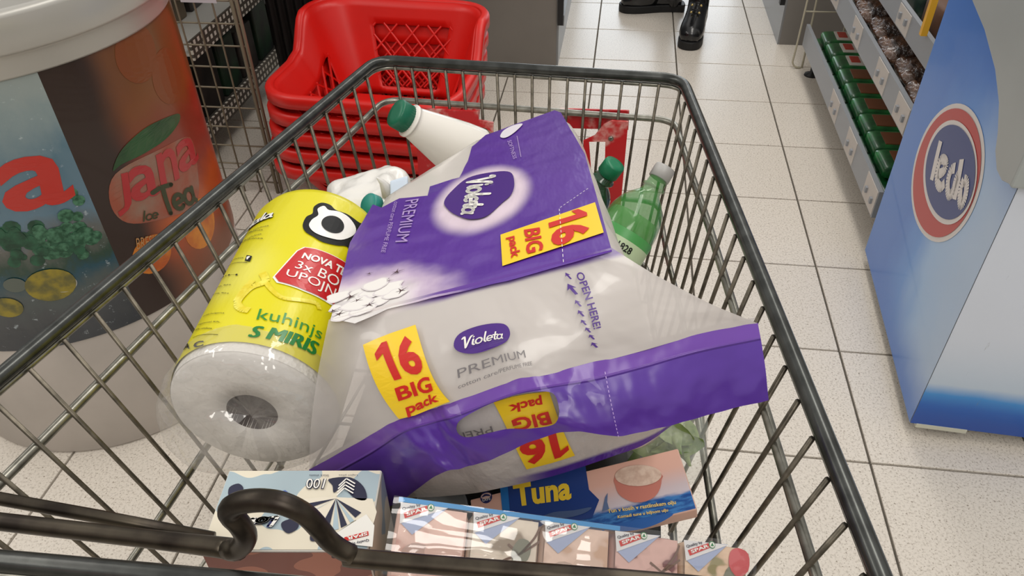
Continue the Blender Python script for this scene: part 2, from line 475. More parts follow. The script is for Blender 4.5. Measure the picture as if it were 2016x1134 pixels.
def script(S, quad, word, w, mat, parent, lift=.0016, slant=.15, name='lettering'):
    """monoline hand lettering, w = stroke width in x-heights"""
    V, T, x = [], [], 0
    for ch in word:
        strokes, adv = GLYPH[ch]
        for st in strokes:
            P = [(p[0], p[1]) for p in smooth_path([(a, b, 0) for a, b in st], 3)]
            for i in range(len(P)-1):
                (ax, ay), (bx, by) = P[i], P[i+1]; d = math.hypot(bx-ax, by-ay) or 1e-6
                nx, ny = -(by-ay)/d*w/2, (bx-ax)/d*w/2
                k = len(V); V += [(x+ax+nx, ay+ny), (x+ax-nx, ay-ny), (x+bx-nx, by-ny), (x+bx+nx, by+ny)]
                T += [(k, k+1, k+2), (k, k+2, k+3)]
            for (ax, ay) in (P[::2]+[P[-1]]):
                k = len(V); V.append((x+ax, ay))
                V += [(x+ax+w/2*math.cos(q*math.pi/4), ay+w/2*math.sin(q*math.pi/4)) for q in range(8)]
                T += [(k, k+1+q, k+1+(q+1) % 8) for q in range(8)]
        x += adv
    V = [(a+b*slant, b) for a, b in V]
    x0, x1 = min(v[0] for v in V), max(v[0] for v in V); y0, y1 = min(v[1] for v in V), max(v[1] for v in V)
    q = quadmap(quad)
    return emit(name, S, [q((a-x0)/(x1-x0), (b-y0)/(y1-y0)) for a, b in V], T, mat, parent, lift)
def strokes2d(S, polylines, w, mat, parent, lift, name):
    V, T = [], []
    for st in polylines:
        P = [(p[0], p[1]) for p in smooth_path([(a, b, 0) for a, b in st], 4)]; n = len(P)
        for i in range(n-1):
            (ax, ay), (bx, by) = P[i], P[i+1]; d = math.hypot(bx-ax, by-ay) or 1e-6
            nx, ny = -(by-ay)/d*w/2, (bx-ax)/d*w/2
            k = len(V); V += [(ax+nx, ay+ny), (ax-nx, ay-ny), (bx-nx, by-ny), (bx+nx, by+ny)]
            T += [(k, k+1, k+2), (k, k+2, k+3)]
    return emit(name, S, V, T, mat, parent, lift)

# ------------------------------------------------------------------ common materials
m_chrome = M('zinc plated wire', (158, 156, 146), .32, .85, var=.4, vscale=60)
m_tube = M('worn dark steel tube', (84, 86, 84), .27, .8, var=.4, vscale=45)
m_wire = M('dull basket wire', (122, 115, 102), .42, .75, var=.45, vscale=70)
m_brown = M('tarnished steel tube', (84, 77, 66), .36, .8, col2=(48, 42, 37), vscale=22)
m_black = M('matt black', (20, 20, 22), .5)
m_white = M('white print', (236, 234, 228), .45)
m_red_print = M('red print', (205, 38, 30), .4)
m_yellow_print = M('yellow print', (246, 208, 40), .35, coat=.3)
m_navy = M('navy print', (24, 32, 92), .45)
m_violet = M('violet film', (86, 44, 150), .3, coat=.25)
m_dviolet = M('dark violet print', (72, 33, 128), .32, coat=.3)
m_lilac = M('pale lilac print', (176, 150, 205), .4)
m_grey_print = M('grey print', (120, 116, 118), .45)
m_green_print = M('green print', (20, 128, 66), .4)

# ------------------------------------------------------------------ floor
TILE, GX, GY = .33, .571, 3.398
nf = NT('floor tile', .28)
a = nf.noise(nf.ob, 190, 4, .6); b_ = nf.noise(nf.ob, 240, 3, .6)
base = nf.mix(nf.smooth(a, .30, .54), (196, 187, 175), (224, 216, 205))
base = nf.mix(nf.smooth(b_, .345, .40), (146, 134, 120), base)
oi = nf.t.nodes.new('ShaderNodeObjectInfo')
base = nf.mix(nf.math('MULTIPLY', oi.outputs['Random'], .10), base, (176, 168, 156))
nf.color(base)
m_tile = nf.m
m_grout = M('grout', (98, 92, 82), .9, var=.3, vscale=25)
ng = NT('floor beyond the near tiles', .35)
g = ng.xyz(ng.ob)
def _line(c, off):
    f = ng.math('FRACT', ng.math('DIVIDE', ng.math('SUBTRACT', c, off), TILE))
    return ng.math('GREATER_THAN', ng.math('ABSOLUTE', ng.math('SUBTRACT', f, .5)), .492)
ln = ng.math('MAXIMUM', _line(g[0], GX), _line(g[1], GY))
ng.color(ng.mix(ln, ng.mix(ng.noise(ng.ob, 70, 4), (172, 163, 150), (214, 207, 196)), (98, 92, 82)))
fl = new('floor', *joinm(box(-9, 9, -6, 12, -.06, -.0065)), m_grout, kind='structure')
X0, X1, Y0, Y1 = GX-9*TILE, GX+6*TILE, GY-12*TILE, GY+7*TILE
for nm, bx in (('far_floor', (-9, 9, Y1, 12)), ('near_floor', (-9, 9, -6, Y0)), ('side_floor', (-9, X0, Y0, Y1)), ('side_floor', (X1, 9, Y0, Y1))):
    new(nm, *box(*bx, -.0066, 0), ng.m, fl)
m_wall = M('painted store wall', (196, 192, 184), .8)
for nm, bx in (('wall_left', (-9.1, -9, -6.1, 12.1)), ('wall_right', (9, 9.1, -6.1, 12.1)), ('wall_back', (-9, 9, -6.1, -6)), ('wall_front', (-9, 9, 12, 12.1))):
    new(nm, *box(*bx, -.06, 3.6), m_wall, kind='structure')
_tm = None
for i in range(-9, 6):
    for j in range(-12, 7):
        x, y = GX+i*TILE, GY+j*TILE
        if _tm is None:
            h = TILE/2-.0026
            V = [(-h, -h, -.0065), (h, -h, -.0065), (h, h, -.0065), (-h, h, -.0065)]
            V += [(-h, -h, -.001), (h, -h, -.001), (h, h, -.001), (-h, h, -.001)]
            k = h-.001; V += [(-k, -k, 0), (k, -k, 0), (k, k, 0), (-k, k, 0)]
            F = [(8, 9, 10, 11)]+[(q, (q+1) % 4, 4+(q+1) % 4, 4+q) for q in range(4)]+[(4+q, 4+(q+1) % 4, 8+(q+1) % 4, 8+q) for q in range(4)]
            _tm = bpy.data.meshes.new('tile'); _tm.from_pydata(V, [], F); _tm.materials.append(m_tile)
        o = bpy.data.objects.new('tile', _tm); COL.objects.link(o); o.parent = fl
        o.location = (x+TILE/2, y+TILE/2, 0); o.rotation_euler = (0, 0, ((i*3+j*7+(i*j)//2) % 4)*math.pi/2)

# ------------------------------------------------------------------ shopping trolley
tr = thing('shopping_trolley', 'grey wire supermarket trolley loaded with groceries', 'trolley', (-.15, .62, 0))
RZ, MZ, LZ, BZ = .82, .755, .61, .49
def lerp(a, b, f): return a+(b-a)*f
def rimL(y): return lerp(-.556, -.358, (y-.16)/(1.092-.16))
def rimR(y): return lerp(.214, .095, (y-.16)/(1.064-.16))
def wallL(y, z):
    k = (RZ-z)/(RZ-BZ); return (rimL(y)+(.035+.085*min(max((.78-y)/.42, 0), 1.15))*k, y, z)
def wallR(y, z):
    k = (RZ-z)/(RZ-BZ); return (rimR(y)-(.032+.05*min(max((.80-y)/.48, 0), 1.15))*k, y, z)
def wallF(x, z):
    k = (RZ-z)/(RZ-BZ); xc = -.13
    y = lerp(1.092, 1.064, (x+.358)/.453)
    return (xc+(x-xc)*(1-.09*k), y+.005*k, z)
def ring(z, R=.032, rear=.16):
    L0, L1 = Vector(wallL(rear, z)), Vector(wallF(-.358, z)); R1, R0 = Vector(wallF(.095, z)), Vector(wallR(rear, z))
    out = [Vector(wallL(lerp(rear, 1.092, f), z)) for f in (0, .12, .25, .4, .55, .7, .85)]
    def corner(a, c, b):
        p, q = c+(a-c).normalized()*R, c+(b-c).normalized()*R
        return [p*(1-t)**2+c*2*t*(1-t)+q*t*t for t in (0, .15, .3, .5, .7, .85, 1)]
    out += corner(L0, L1, R1)+[L1+(R1-L1)*f for f in (.3, .5, .7)]+corner(L1, R1, R0)
    out += [Vector(wallR(lerp(1.064, rear, f), z)) for f in (.15, .3, .45, .6, .75, .88, 1)]
    return out
new('rim', *tube(ring(RZ), .0075, 14), m_tube, tr, True)
_ur = [p+Vector((0, 0, -.0115)) for p in ring(RZ, .03)]
new('under_rim_rod', *tube(_ur, .0032, 8), m_chrome, tr, True)
new('rail', *tube(ring(MZ, .03), .0048, 10), m_chrome, tr, True)
new('rail', *tube(ring(LZ, .03), .0040, 10), m_chrome, tr, True)
new('bottom_frame', *tube(ring(BZ, .035), .0045, 10), m_chrome, tr, True)
WR = .0024
for k in range(23):
    y = 1.045-k*.0388
    for W in (wallL, wallR):
        P = [Vector(W(y, RZ-.008)), Vector(W(y, .66)), Vector(W(y, BZ))]
        off = Vector((.0045 if W is wallL else -.0045, 0, 0))
        new('wire', *tube([p+off for p in P], WR, 6), m_wire, tr, True)
for k in range(16):
    x = -.331+k*.0263
    P = [Vector(wallF(x, z))+Vector((0, -.0045, 0)) for z in (RZ-.008, .66, BZ)]
    new('wire', *tube(P, WR, 6), m_wire, tr, True)
for k in range(10):
    f = (k+.5)/10
    a = Vector(wallF(lerp(-.358, .095, f), BZ)); b = Vector((lerp(-.5, .165, f), .22, BZ))
    new('bottom_wire', *tube([a, b], WR, 6), m_chrome, tr, True)
for k in range(9):
    y = .26+k*.1
    new('bottom_wire', *tube([wallL(y, BZ), wallR(y, BZ)], WR, 6), m_chrome, tr, True)
# rear gate: cross bar with a hook bent up out of it, a second bar and the folded seat rod
BAR = [(-0.4013, 0.265, 0.8321), (-0.2419, 0.265, 0.8311)]
HOOK = [(-0.2318, 0.262, 0.8348), (-0.2227, 0.262, 0.8401), (-0.2159, 0.262, 0.8536), (-0.2172, 0.262, 0.8674), (-0.2206, 0.262, 0.8767), (-0.2175, 0.262, 0.8847), (-0.2079, 0.262, 0.8916), (-0.1939, 0.262, 0.8954), (-0.1813, 0.262, 0.8939), (-0.1701, 0.262, 0.8854), (-0.1631, 0.262, 0.8705), (-0.1581, 0.262, 0.8569), (-0.1471, 0.262, 0.8463), (-0.1309, 0.262, 0.8419)]
BAR2 = [(0.0648, 0.266, 0.8469)]
P = [(-.52, BAR[0][1], BAR[0][2]-(BAR[1][2]-BAR[0][2])*.75), BAR[0], BAR[1]]+HOOK+[BAR2[0], (.185, .268, BAR2[0][2]-.006)]
PS = smooth_path(P, 5)
new('gate_bar', *tube(PS, [.0062+.0012*math.exp(-((p.x+.21)/.05)**2) for p in PS], 14), m_brown, tr, True)
Q = [(-0.3792, 0.235, 0.8349), (-0.2358, 0.235, 0.8423)]
dq = vsub(Q[1], Q[0])
new('gate_bar', *tube([vadd(Q[0], vmul(dq, -1.2)), Q[0], Q[1], vadd(Q[1], vmul(dq, 3.2))], .0078, 14), m_tube, tr, True)
Q2 = [(-0.3764, 0.228, 0.8305), (-0.3174, 0.228, 0.8348)]
dq = vsub(Q2[1], Q2[0])
new('gate_rod', *tube([vadd(Q2[0], vmul(dq, -3)), Q2[0], Q2[1], vadd(Q2[1], vmul(dq, 8))], .004, 10), m_chrome, tr, True)
Q3 = [(-0.4171, 0.285, 0.828), (-0.3422, 0.285, 0.8187), (-0.2611, 0.285, 0.807)]
dq = vsub(Q3[2], Q3[1])
new('seat_rod', *tube([vadd(Q3[0], vmul(vsub(Q3[0], Q3[1]), .9)), *Q3], .0048, 10), m_brown, tr, True)
# chassis and castors below the basket
for sx, xx in ((-1, -.34), (1, .05)):
    new('chassis_tube', *tube(smooth_path([(xx, 1.0, .13), (xx, .5, .17), (xx-.04*1*(1 if sx < 0 else -1), .2, .2), (xx+sx*.05, .12, .45), (xx+sx*.08, .13, .8)], 6), .012, 10), m_chrome, tr, True)
    for yy, zz in ((1.0, .13), (.24, .19)):
        new('castor_fork', *joinm(box(xx-.022, xx-.016, yy-.02, yy+.02, .05, zz), box(xx+.016, xx+.022, yy-.02, yy+.02, .05, zz), box(xx-.022, xx+.022, yy-.02, yy+.02, zz-.012, zz)), m_chrome, tr)
        new('castor_wheel', *lathe([(.02, -.014), (.05, -.014), (.056, -.008), (.056, .008), (.05, .014), (.02, .014)], (xx, yy, .056), (1, 0, 0), 24), m_black, tr, True)
new('handle_support', *tube([(-.553, .16, .82), (-.56, .06, .96)], .01, 10), m_chrome, tr, True)
new('handle_support', *tube([(.212, .16, .82), (.22, .06, .96)], .01, 10), m_chrome, tr, True)
new('handle_bar', *tube([(-.58, .05, .965), (.24, .05, .965)], .015, 14), M('red handle plastic', (190, 25, 25), .4), tr, True)
# worn red plastic advert holders clipped to the front wall
na_ = NT('worn red plastic', .42)
w1 = na_.noise(na_.ob, 18, 4, .6); w2 = na_.xyz(na_.ob)
f_ = na_.smooth(na_.math('ADD', w1, na_.math('MULTIPLY', na_.smooth(w2[2], .69, .75), .16)), .60, .80)
na_.color(na_.mix(f_, (200, 34, 40), (236, 206, 196)))
def holder(poly, hole, depth, y, name):
    f = lambda p: on(S_fw, p[0], p[1], y)
    V2, T = tess(poly, [hole] if hole else [])
    n = len(V2)
    V = [f(p) for p in V2]+[vadd(f(p), (0, depth, 0)) for p in V2]
    F = [tuple(t) for t in T]+[tuple(i+n for i in t[::-1]) for t in T]
    k = 0
    for L in [poly]+([hole] if hole else []):
        m = len(L); F += [(k+i, k+(i+1) % m, n+k+(i+1) % m, n+k+i) for i in range(m)]; k += m
    return fixn(new(name, V, F, na_.m, tr))
holder([(-0.1758, 0.7481), (-0.0732, 0.7509), (-0.0731, 0.7364), (-0.0498, 0.7339), (-0.0547, 0.6347), (-0.1795, 0.6224)], [(-0.1191, 0.716), (-0.0658, 0.717), (-0.0711, 0.6473), (-0.1328, 0.6414)], .004, .010, 'advert_holder')
holder([(0.0896, 0.7145), (0.1063, 0.7246), (0.119, 0.7443), (0.1307, 0.7519), (0.1549, 0.7522), (0.154, 0.5936), (0.1032, 0.588)], [(0.0982, 0.7144), (0.123, 0.7165), (0.1274, 0.6004), (0.111, 0.5987)], .004, .010, 'advert_holder')
holder([(0.0495, 0.7554), (0.1542, 0.7604), (0.1552, 0.7287), (0.0502, 0.7233)], None, .003, -.010, 'advert_holder')
rv = [(0.131, 0.7233)][0]
new('rivet', *lathe([(.004, 0), (.004, .002), (.002, .003)], on(S_fw, rv[0], rv[1], .010), (0, -1, 0), 12), m_chrome, tr, True)

# ------------------------------------------------------------------ red shopping baskets, nested
m_bred = M('red basket plastic', (214, 24, 16), .38, var=.06, vscale=8)
bk = thing('shopping_basket', 'red plastic shopping basket on top of the nested stack, lattice inside visible', 'basket', (0, 0, 0), 'stacked red baskets')
BW, BD, HF, HB = .52, .47, .165, .265
BT = .64
NB = 96
def outline(k, w, d, r):
    """rounded rectangle point k of NB, starting mid right, counter-clockwise"""
    hw, hd = w/2-r, d/2-r
    seg = [(2*hd), math.pi*r/2, 2*hw, math.pi*r/2, 2*hd, math.pi*r/2, 2*hw, math.pi*r/2]
    s = sum(seg)*k/NB; c = [(hw, -hd), (hw, hd), (-hw, hd), (-hw, -hd)]
    for i in range(8):
        if s <= seg[i]+1e-9: break
        s -= seg[i]
    i2 = i//2
    if i % 2 == 0:
        f = s
        return [(w/2, -hd+f), (hw-f, d/2), (-w/2, hd-f), (-hw+f, -d/2)][i2]
    cx, cy = [(hw, hd), (-hw, hd), (-hw, -hd), (hw, -hd)][i2]
    a = math.pi/2*i2+s/r
    return (cx+r*math.cos(a), cy+r*math.sin(a))
def bheight(y):
    t = min(max((y-.005)/.10, 0), 1); t = t*t*(3-2*t)
    tooth = .012*math.exp(-((y+.0)/.012)**2)
    return HF+(HB-HF)*t+tooth
ROWS = 12
V, F, keep = [], [], {}
for r_ in range(ROWS+1):
    f = r_/ROWS
    for k in range(NB):
        tx, ty = outline(k, BW, BD, .095); bx_, by_ = outline(k, BW*BT, BD*BT, .06)
        h = bheight(ty)
        V.append((lerp(bx_, tx, f), lerp(by_, ty, f), lerp(0, h, f)))
def window(k, r_):
    x, y = outline(k+.5, BW, BD, .095); f = (r_+.5)/ROWS
    if y > BD/2-.01: return -.10 < x < .16 and .12 < f < .74
    if y < -BD/2+.01: return abs(x) < .15 and .2 < f < .62
    return abs(y) < .12 and .2 < f < .5
for r_ in range(ROWS):
    for k in range(NB):
        if window(k, r_): continue
        F.append((r_*NB+k, r_*NB+(k+1) % NB, (r_+1)*NB+(k+1) % NB, (r_+1)*NB+k))
o = new('wall', V, F, m_bred, bk, True)
md = o.modifiers.new('thick', 'SOLIDIFY'); md.thickness = .003; md.offset = 0
# rim lip: rolled outwards with a deep skirt
V, F = [], []
prof = [(0, -.01), (0, .003), (.006, .006), (.020, .004), (.025, -.003), (.025, -.029), (.021, -.029), (.019, -.006), (.004, -.002)]
for k in range(NB):
    x, y = outline(k, BW, BD, .095); x2, y2 = outline(k+.5, BW, BD, .095); x1, y1 = outline(k-.5+NB, BW, BD, .095) if k == 0 else outline(k-.5, BW, BD, .095)
    t = Vector((x2-x1, y2-y1, 0)).normalized(); nx, ny = t.y, -t.x
    h = bheight(y)
    for q, z in prof: V.append((x+nx*q, y+ny*q, h+z))
m_ = len(prof)
for k in range(NB):
    for q in range(m_): F.append((k*m_+q, ((k+1) % NB)*m_+q, ((k+1) % NB)*m_+(q+1) % m_, k*m_+(q+1) % m_))
new('rim', V, F, m_bred, bk, True)
# floor grid and the diagonal lattice bars in the windows
V, F = box(-BW*BT/2+.02, BW*BT/2-.02, -BD*BT/2+.02, BD*BT/2-.02, .0, .004)
new('base', V, F, m_bred, bk)
def wallpt(side, u, f):
    """point on the back / front / left / right wall at horizontal u and height fraction f"""
    if side == 'b': tx, ty, bx_, by_ = u, BD/2, u*.75, BD*BT/2
    elif side == 'f': tx, ty, bx_, by_ = u, -BD/2, u*.75, -BD*BT/2
    elif side == 'l': tx, ty, bx_, by_ = -BW/2, u, -BW*BT/2, u*.75
    else: tx, ty, bx_, by_ = BW/2, u, BW*BT/2, u*.75
    return (lerp(bx_, tx, f), lerp(by_, ty, f), lerp(0, bheight(ty), f))
def lattice(side, u0, u1, f0, f1, step, rise):
    for sg in (-1, 1):
        n = int((u1-u0+abs(rise))/step)+1
        for k in range(n):
            a = u0-abs(rise)+k*step+.01
            p, q = (a, f0), (a+abs(rise), f1)
            lo, hi = max(u0, p[0]), min(u1, q[0])
            if hi-lo < .01: continue
            g = lambda u: f0+(f1-f0)*(u-p[0])/(q[0]-p[0])
            A, B = (lo, g(lo)), (hi, g(hi))
            if sg < 0: A, B = (u0+u1-A[0], A[1]), (u0+u1-B[0], B[1])
            new('lattice_bar', *tube([wallpt(side, *A), wallpt(side, *B)], .0036, 5), m_bred, bk)
lattice('b', -.105, .165, .10, .76, .074, .19)
lattice('f', -.155, .155, .18, .64, .06, .08)
lattice('l', -.125, .125, .18, .52, .06, .07)
lattice('r', -.125, .125, .18, .52, .06, .07)
BKL = (-.665, 2.065)
dz = .0545
for k in range(4):
    dup(bk, (BKL[0]-.0055*(4-k), BKL[1]-.001*(4-k), .002+k*dz), math.radians(-4), ['red plastic shopping basket at the bottom of the stack, on the floor', 'red plastic shopping basket second from the bottom of the nested stack', 'red plastic shopping basket in the middle of the nested stack', 'red plastic shopping basket just under the topmost one of the stack'][k])
bk.location = (*BKL, .002+4*dz); bk.rotation_euler = (0, 0, math.radians(-4))

# ------------------------------------------------------------------ promotional drum
m_silver = M('silver grey plastic', (186, 184, 178), .33, .3)
m_base = M('pale grey drum base', (190, 182, 175), .5, var=.12, vscale=6)
dr = thing('display_drum', 'round drinks display drum with printed sides and a silver lid', 'display drum', BN_C)
new('base', *lathe([(.318, 0), (BN_R-.001, .006), (BN_R-.001, .80)], BN_C, (0, 0, 1), 96), m_base, dr, True)
new('lid', *lathe([(.30, .805), (.326, .806), (.329, .810), (.331, .840), (.334, .844), (.341, .846), (.344, .851), (.345, .898), (.342, .906), (.334, .909), (.324, .906), (.318, .89), (.31, .875), (.01, .87)], BN_C, (0, 0, 1), 96), m_silver, dr, True)
SEAMA = [(-0.0187, 0.7932), (-0.0322, 0.3247)]
sa = (SEAMA[0][0]+SEAMA[1][0])/2
nb = NT('water print', .22, .3)
x = nb.xyz(nb.uv)
cl = nb.noise(nb.scaled(nb.uv, (1, .6, 1)), 14, 5, .6)
zz = nb.math('ADD', x[1], nb.math('MULTIPLY', nb.math('SUBTRACT', cl, .5), .14))
rm = nb.ramp(nb.smooth(zz, .28, .82), [(0, (40, 46, 54)), (.06, (62, 66, 70)), (.16, (74, 84, 84)), (.25, (22, 70, 86)), (.30, (30, 62, 48)), (.40, (96, 96, 92)), (.55, (92, 120, 138)), (.8, (88, 118, 134)), (.95, (134, 150, 152)), (1, (150, 160, 158))])
sp = nb.smooth(nb.noise(nb.uv, 55, 3, .7), .62, .74)
nb.color(nb.mix(nb.math('MULTIPLY', sp, .55), rm, (188, 200, 206)))
V, F, U = grid(S_bin, sa-.62, sa, .30, .807, 40, 14)
new('water_panel', [on(S_bin, a_, b_, .0012) for a_, b_ in U], F, nb.m, dr, True, uv=U)
nt_ = NT('iced tea print', .28, .1)
x = nt_.xyz(nt_.uv)
a0 = nt_.math('SUBTRACT', x[0], sa)
cl = nt_.noise(nt_.uv, 11, 4, .55)
zz = nt_.math('ADD', x[1], nt_.math('MULTIPLY', nt_.math('SUBTRACT', cl, .5), .10))
tea = nt_.ramp(nt_.smooth(zz, .30, .80), [(0, (116, 66, 40)), (.12, (158, 72, 36)), (.25, (178, 84, 36)), (.40, (136, 70, 56)), (.55, (136, 56, 42)), (.72, (122, 50, 30)), (.85, (122, 70, 32)), (1, (112, 70, 36))])
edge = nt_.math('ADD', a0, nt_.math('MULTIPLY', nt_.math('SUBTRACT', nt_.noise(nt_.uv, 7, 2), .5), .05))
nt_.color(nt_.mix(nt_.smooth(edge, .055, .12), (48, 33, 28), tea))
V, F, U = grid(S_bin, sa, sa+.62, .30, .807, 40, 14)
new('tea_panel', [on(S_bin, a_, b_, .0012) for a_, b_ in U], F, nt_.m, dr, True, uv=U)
m_jred = M('logo red', (186, 44, 34), .3, coat=.2)
m_jdk = M('logo dim red', (168, 40, 44), .3, coat=.2)
text(S_bin, [(-0.1539, 0.5899), (-0.0468, 0.5839), (-0.0323, 0.6779), (-0.1333, 0.6844)], 'a', m_jred, dr, .002, bold=.022)
text(S_bin, [(-0.256, 0.5871), (-0.1601, 0.5934), (-0.1398, 0.686), (-0.2296, 0.6763)], 'n', m_jred, dr, .002, bold=.022)
m_fol = M('broccoli green print', (26, 74, 50), .4, col2=(74, 124, 96), vscale=110)
m_fol2 = M('dark green print', (24, 62, 44), .4, col2=(40, 92, 66), vscale=60)
m_balls = M('lemon print', (150, 134, 40), .35, col2=(98, 94, 48), vscale=45)
random.seed(3)
for k, (cx, cy, n, sx, sy, mm) in enumerate((*[(p[0], p[1], 26, .046, .036, m_fol) for p in [(-0.0588, 0.526), (-0.0918, 0.5148)]], *[(p[0], p[1], 22, .050, .030, m_fol2) for p in [(-0.1396, 0.526), (-0.1789, 0.5361)]])):
    for q in range(n):
        a_ = cx+random.gauss(0, sx*.6); b_ = cy+random.gauss(0, sy*.6); r_ = random.uniform(.007, .014)
        if a_ > sa-.012: continue
        decal('floret_print', S_bin, [(a_+r_*math.cos(t*math.pi/5), b_+r_*math.sin(t*math.pi/5)) for t in range(10)], mm, dr, .0014+.00006*q+k*.0001)
for c, r_, mm in zip([(-0.223, 0.4049), (-0.1399, 0.4369), (-0.1193, 0.4319), (-0.1922, 0.4509)], (.026, .040, .020, .018), (m_balls, m_balls, M('white cap print', (176, 176, 172), .4), M('grey print disc', (92, 100, 92), .4))):
    decal('fruit_print', S_bin, [(c[0]+r_*math.cos(t*math.pi/12), c[1]+r_*.85*math.sin(t*math.pi/12)) for t in range(24)], mm, dr, .0026+r_*.01)
# tea bottle art: pale label, leaf, peaches, lettering
m_pale = M('label cream print', (142, 112, 96), .3, col2=(150, 78, 58), vscale=14)
decal('label_print', S_bin, rounded([(0.0269, 0.6013), (0.1085, 0.6031), (0.2172, 0.5769), (0.2065, 0.5039), (0.1696, 0.456), (0.0816, 0.4759), (0.0154, 0.505), (0.0003, 0.554)]), m_pale, dr, .0018)
decal('leaf_print', S_bin, rounded([(0.0251, 0.6093), (0.0547, 0.6383), (0.117, 0.6518), (0.1961, 0.6368), (0.2017, 0.6225), (0.1552, 0.612), (0.0933, 0.611), (0.045, 0.6129)]), M('leaf green print', (50, 86, 48), .3, col2=(36, 66, 38), vscale=12), dr, .0022)
m_peach = M('peach print', (206, 128, 40), .3, col2=(176, 84, 34), vscale=18)
for c, r_ in zip([(0.0377, 0.4204), (0.1666, 0.4092), (0.2095, 0.705), (0.1483, 0.7732)], (.040, .052, .05, .05)):
    decal('peach_print', S_bin, [(c[0]+r_*math.cos(t*math.pi/12), c[1]+r_*math.sin(t*math.pi/12)) for t in range(24)], m_peach if c[1] < .5 else M('amber print', (124, 66, 32), .3), dr, .0016)
text(S_bin, [(0.004, 0.522), (0.0338, 0.5281), (0.0483, 0.5948), (0.0227, 0.6003)], 'J', m_jdk, dr, .0026, bold=.02)
text(S_bin, [(0.0347, 0.5363), (0.0958, 0.5241), (0.1061, 0.5856), (0.0492, 0.6026)], 'a', m_jdk, dr, .0026, bold=.018)
text(S_bin, [(0.0995, 0.5331), (0.1486, 0.5268), (0.1609, 0.591), (0.1113, 0.5975)], 'n', m_jdk, dr, .0026, bold=.018)
text(S_bin, [(0.1507, 0.5312), (0.2248, 0.5221), (0.2336, 0.5769), (0.1649, 0.5921)], 'a', m_jdk, dr, .0026, bold=.018)
m_tea = M('olive print', (56, 62, 36), .4)
script(S_bin, [(0.0418, 0.4925), (0.0744, 0.4826), (0.0777, 0.5034), (0.0454, 0.514)], 'Ice', .22, m_tea, dr, .0030)
script(S_bin, [(0.0796, 0.4771), (0.1775, 0.4558), (0.1846, 0.5192), (0.073, 0.5458)], 'Tea', .3, m_tea, dr, .0030, slant=0)
text(S_bin, [(0.0131, 0.447), (0.0701, 0.4265), (0.0762, 0.4489), (0.0188, 0.4692)], 'BRESKVA', M('cream lettering', (178, 132, 84), .4), dr, .0030)

# ------------------------------------------------------------------ ice-cream freezer
fz = thing('chest_freezer', 'blue and white ice cream chest freezer with round red logo', 'freezer', FZ_A)
FN = (FZ_D[1], -FZ_D[0], 0)
nz = NT('freezer print', .34, .15)
x = nz.xyz(nz.uv)
cl = nz.noise(nz.scaled(nz.uv, (1, .8, 1)), 5.5, 3, .5)
a1 = nz.math('ADD', x[0], nz.math('MULTIPLY', nz.math('SUBTRACT', cl, .5), .22))
z1 = nz.math('ADD', x[1], nz.math('MULTIPLY', nz.math('SUBTRACT', cl, .5), .12))
mid = nz.ramp(nz.smooth(a1, -.05, .62), [(0, (180, 204, 232)), (.28, (156, 194, 236)), (.50, (92, 152, 224)), (.8, (60, 122, 206)), (1, (66, 126, 208))])
topc = nz.mix(nz.smooth(z1, .50, .78), mid, (14, 110, 210))
nz.color(nz.mix(nz.smooth(z1, .20, .02), topc, (52, 118, 206)))
nn_ = NT('freezer front print', .34, .15)
x = nn_.xyz(nn_.uv)
nz2 = nn_.noise(nn_.uv, 6, 3)
z2 = nn_.math('ADD', x[1], nn_.math('MULTIPLY', nn_.math('SUBTRACT', nz2, .5), .03))
cc = nn_.ramp(nn_.smooth(z2, .03, .32), [(0, (36, 80, 168)), (.12, (38, 100, 188)), (.26, (64, 144, 216)), (.40, (192, 208, 226)), (1, (214, 222, 236))])
sc = nn_.smooth(nn_.noise(nn_.scaled(nn_.uv, (60, 6, 1)), 2, 4, .7), .66, .72)
nn_.color(nn_.mix(nn_.math('MULTIPLY', sc, .35), cc, (120, 122, 124)))
FL_ = .614
new('side_panel', *obox(FZ_A, FZ_D, FN, (0, 0, 1), (0, FL_), (.0, .03), (.035, .80)), None, fz)
fz.children[-1].data.materials.append(M('freezer carcass', (190, 196, 204), .4))
V, F, U = grid(S_fz, 0, FL_, .035, .80, 4, 4)
new('side_print', [on(S_fz, a_, b_, .001) for a_, b_ in U], F, nz.m, fz, uv=U)
S_fn = plane(vadd(FZ_A, vmul(FN, .0)), FN, (0, 0, 1))
V, F, U = grid(S_fn, 0, .85, .035, .74, 4, 4)
new('front_print', [vadd(p, vmul(FZ_D, -.001)) for p in V], F, nn_.m, fz, uv=U)
new('carcass', *obox(FZ_A, FZ_D, FN, (0, 0, 1), (0, FL_+1.2 if False else FL_), (.001, .85), (.034, .79)), M('freezer body white', (200, 206, 212), .4), fz)
m_trim = M('pale grey freezer trim', (166, 172, 172), .32, var=.06, vscale=5)
tb = [(0.4288, 0.7627), (0.3123, 0.7458), (0.2045, 0.717), (0.14, 0.6862), (0.101, 0.6522), (0.0814, 0.6264), (0.0486, 0.6083), (0.0183, 0.6069), (-0.0116, 0.6174)]
poly = [(FL_, .815)]+tb+[(-.022, tb[-1][1]-.002), (-.022, .90), (FL_, .90)]
bevel(fixn(new('top_trim', *prism([on(S_fz, a_, b_, .022) for a_, b_ in poly], vmul(FN, .06)), m_trim, fz)), .008, 3)
bevel(new('top_trim', *obox(FZ_A, FZ_D, FN, (0, 0, 1), (-.022, .03), (-.01, .86), (.615, .90)), m_trim, fz), .008, 3)
new('lid', *obox(FZ_A, FZ_D, FN, (0, 0, 1), (.0, FL_), (.03, .84), (.86, .885)), M('freezer glass lid', (120, 136, 146), .08), fz)
new('kick_strip', *obox(FZ_A, FZ_D, FN, (0, 0, 1), (-.003, .006), (.012, .11), (.026, .036)), M('scuffed pale plastic', (206, 206, 190), .6), fz)
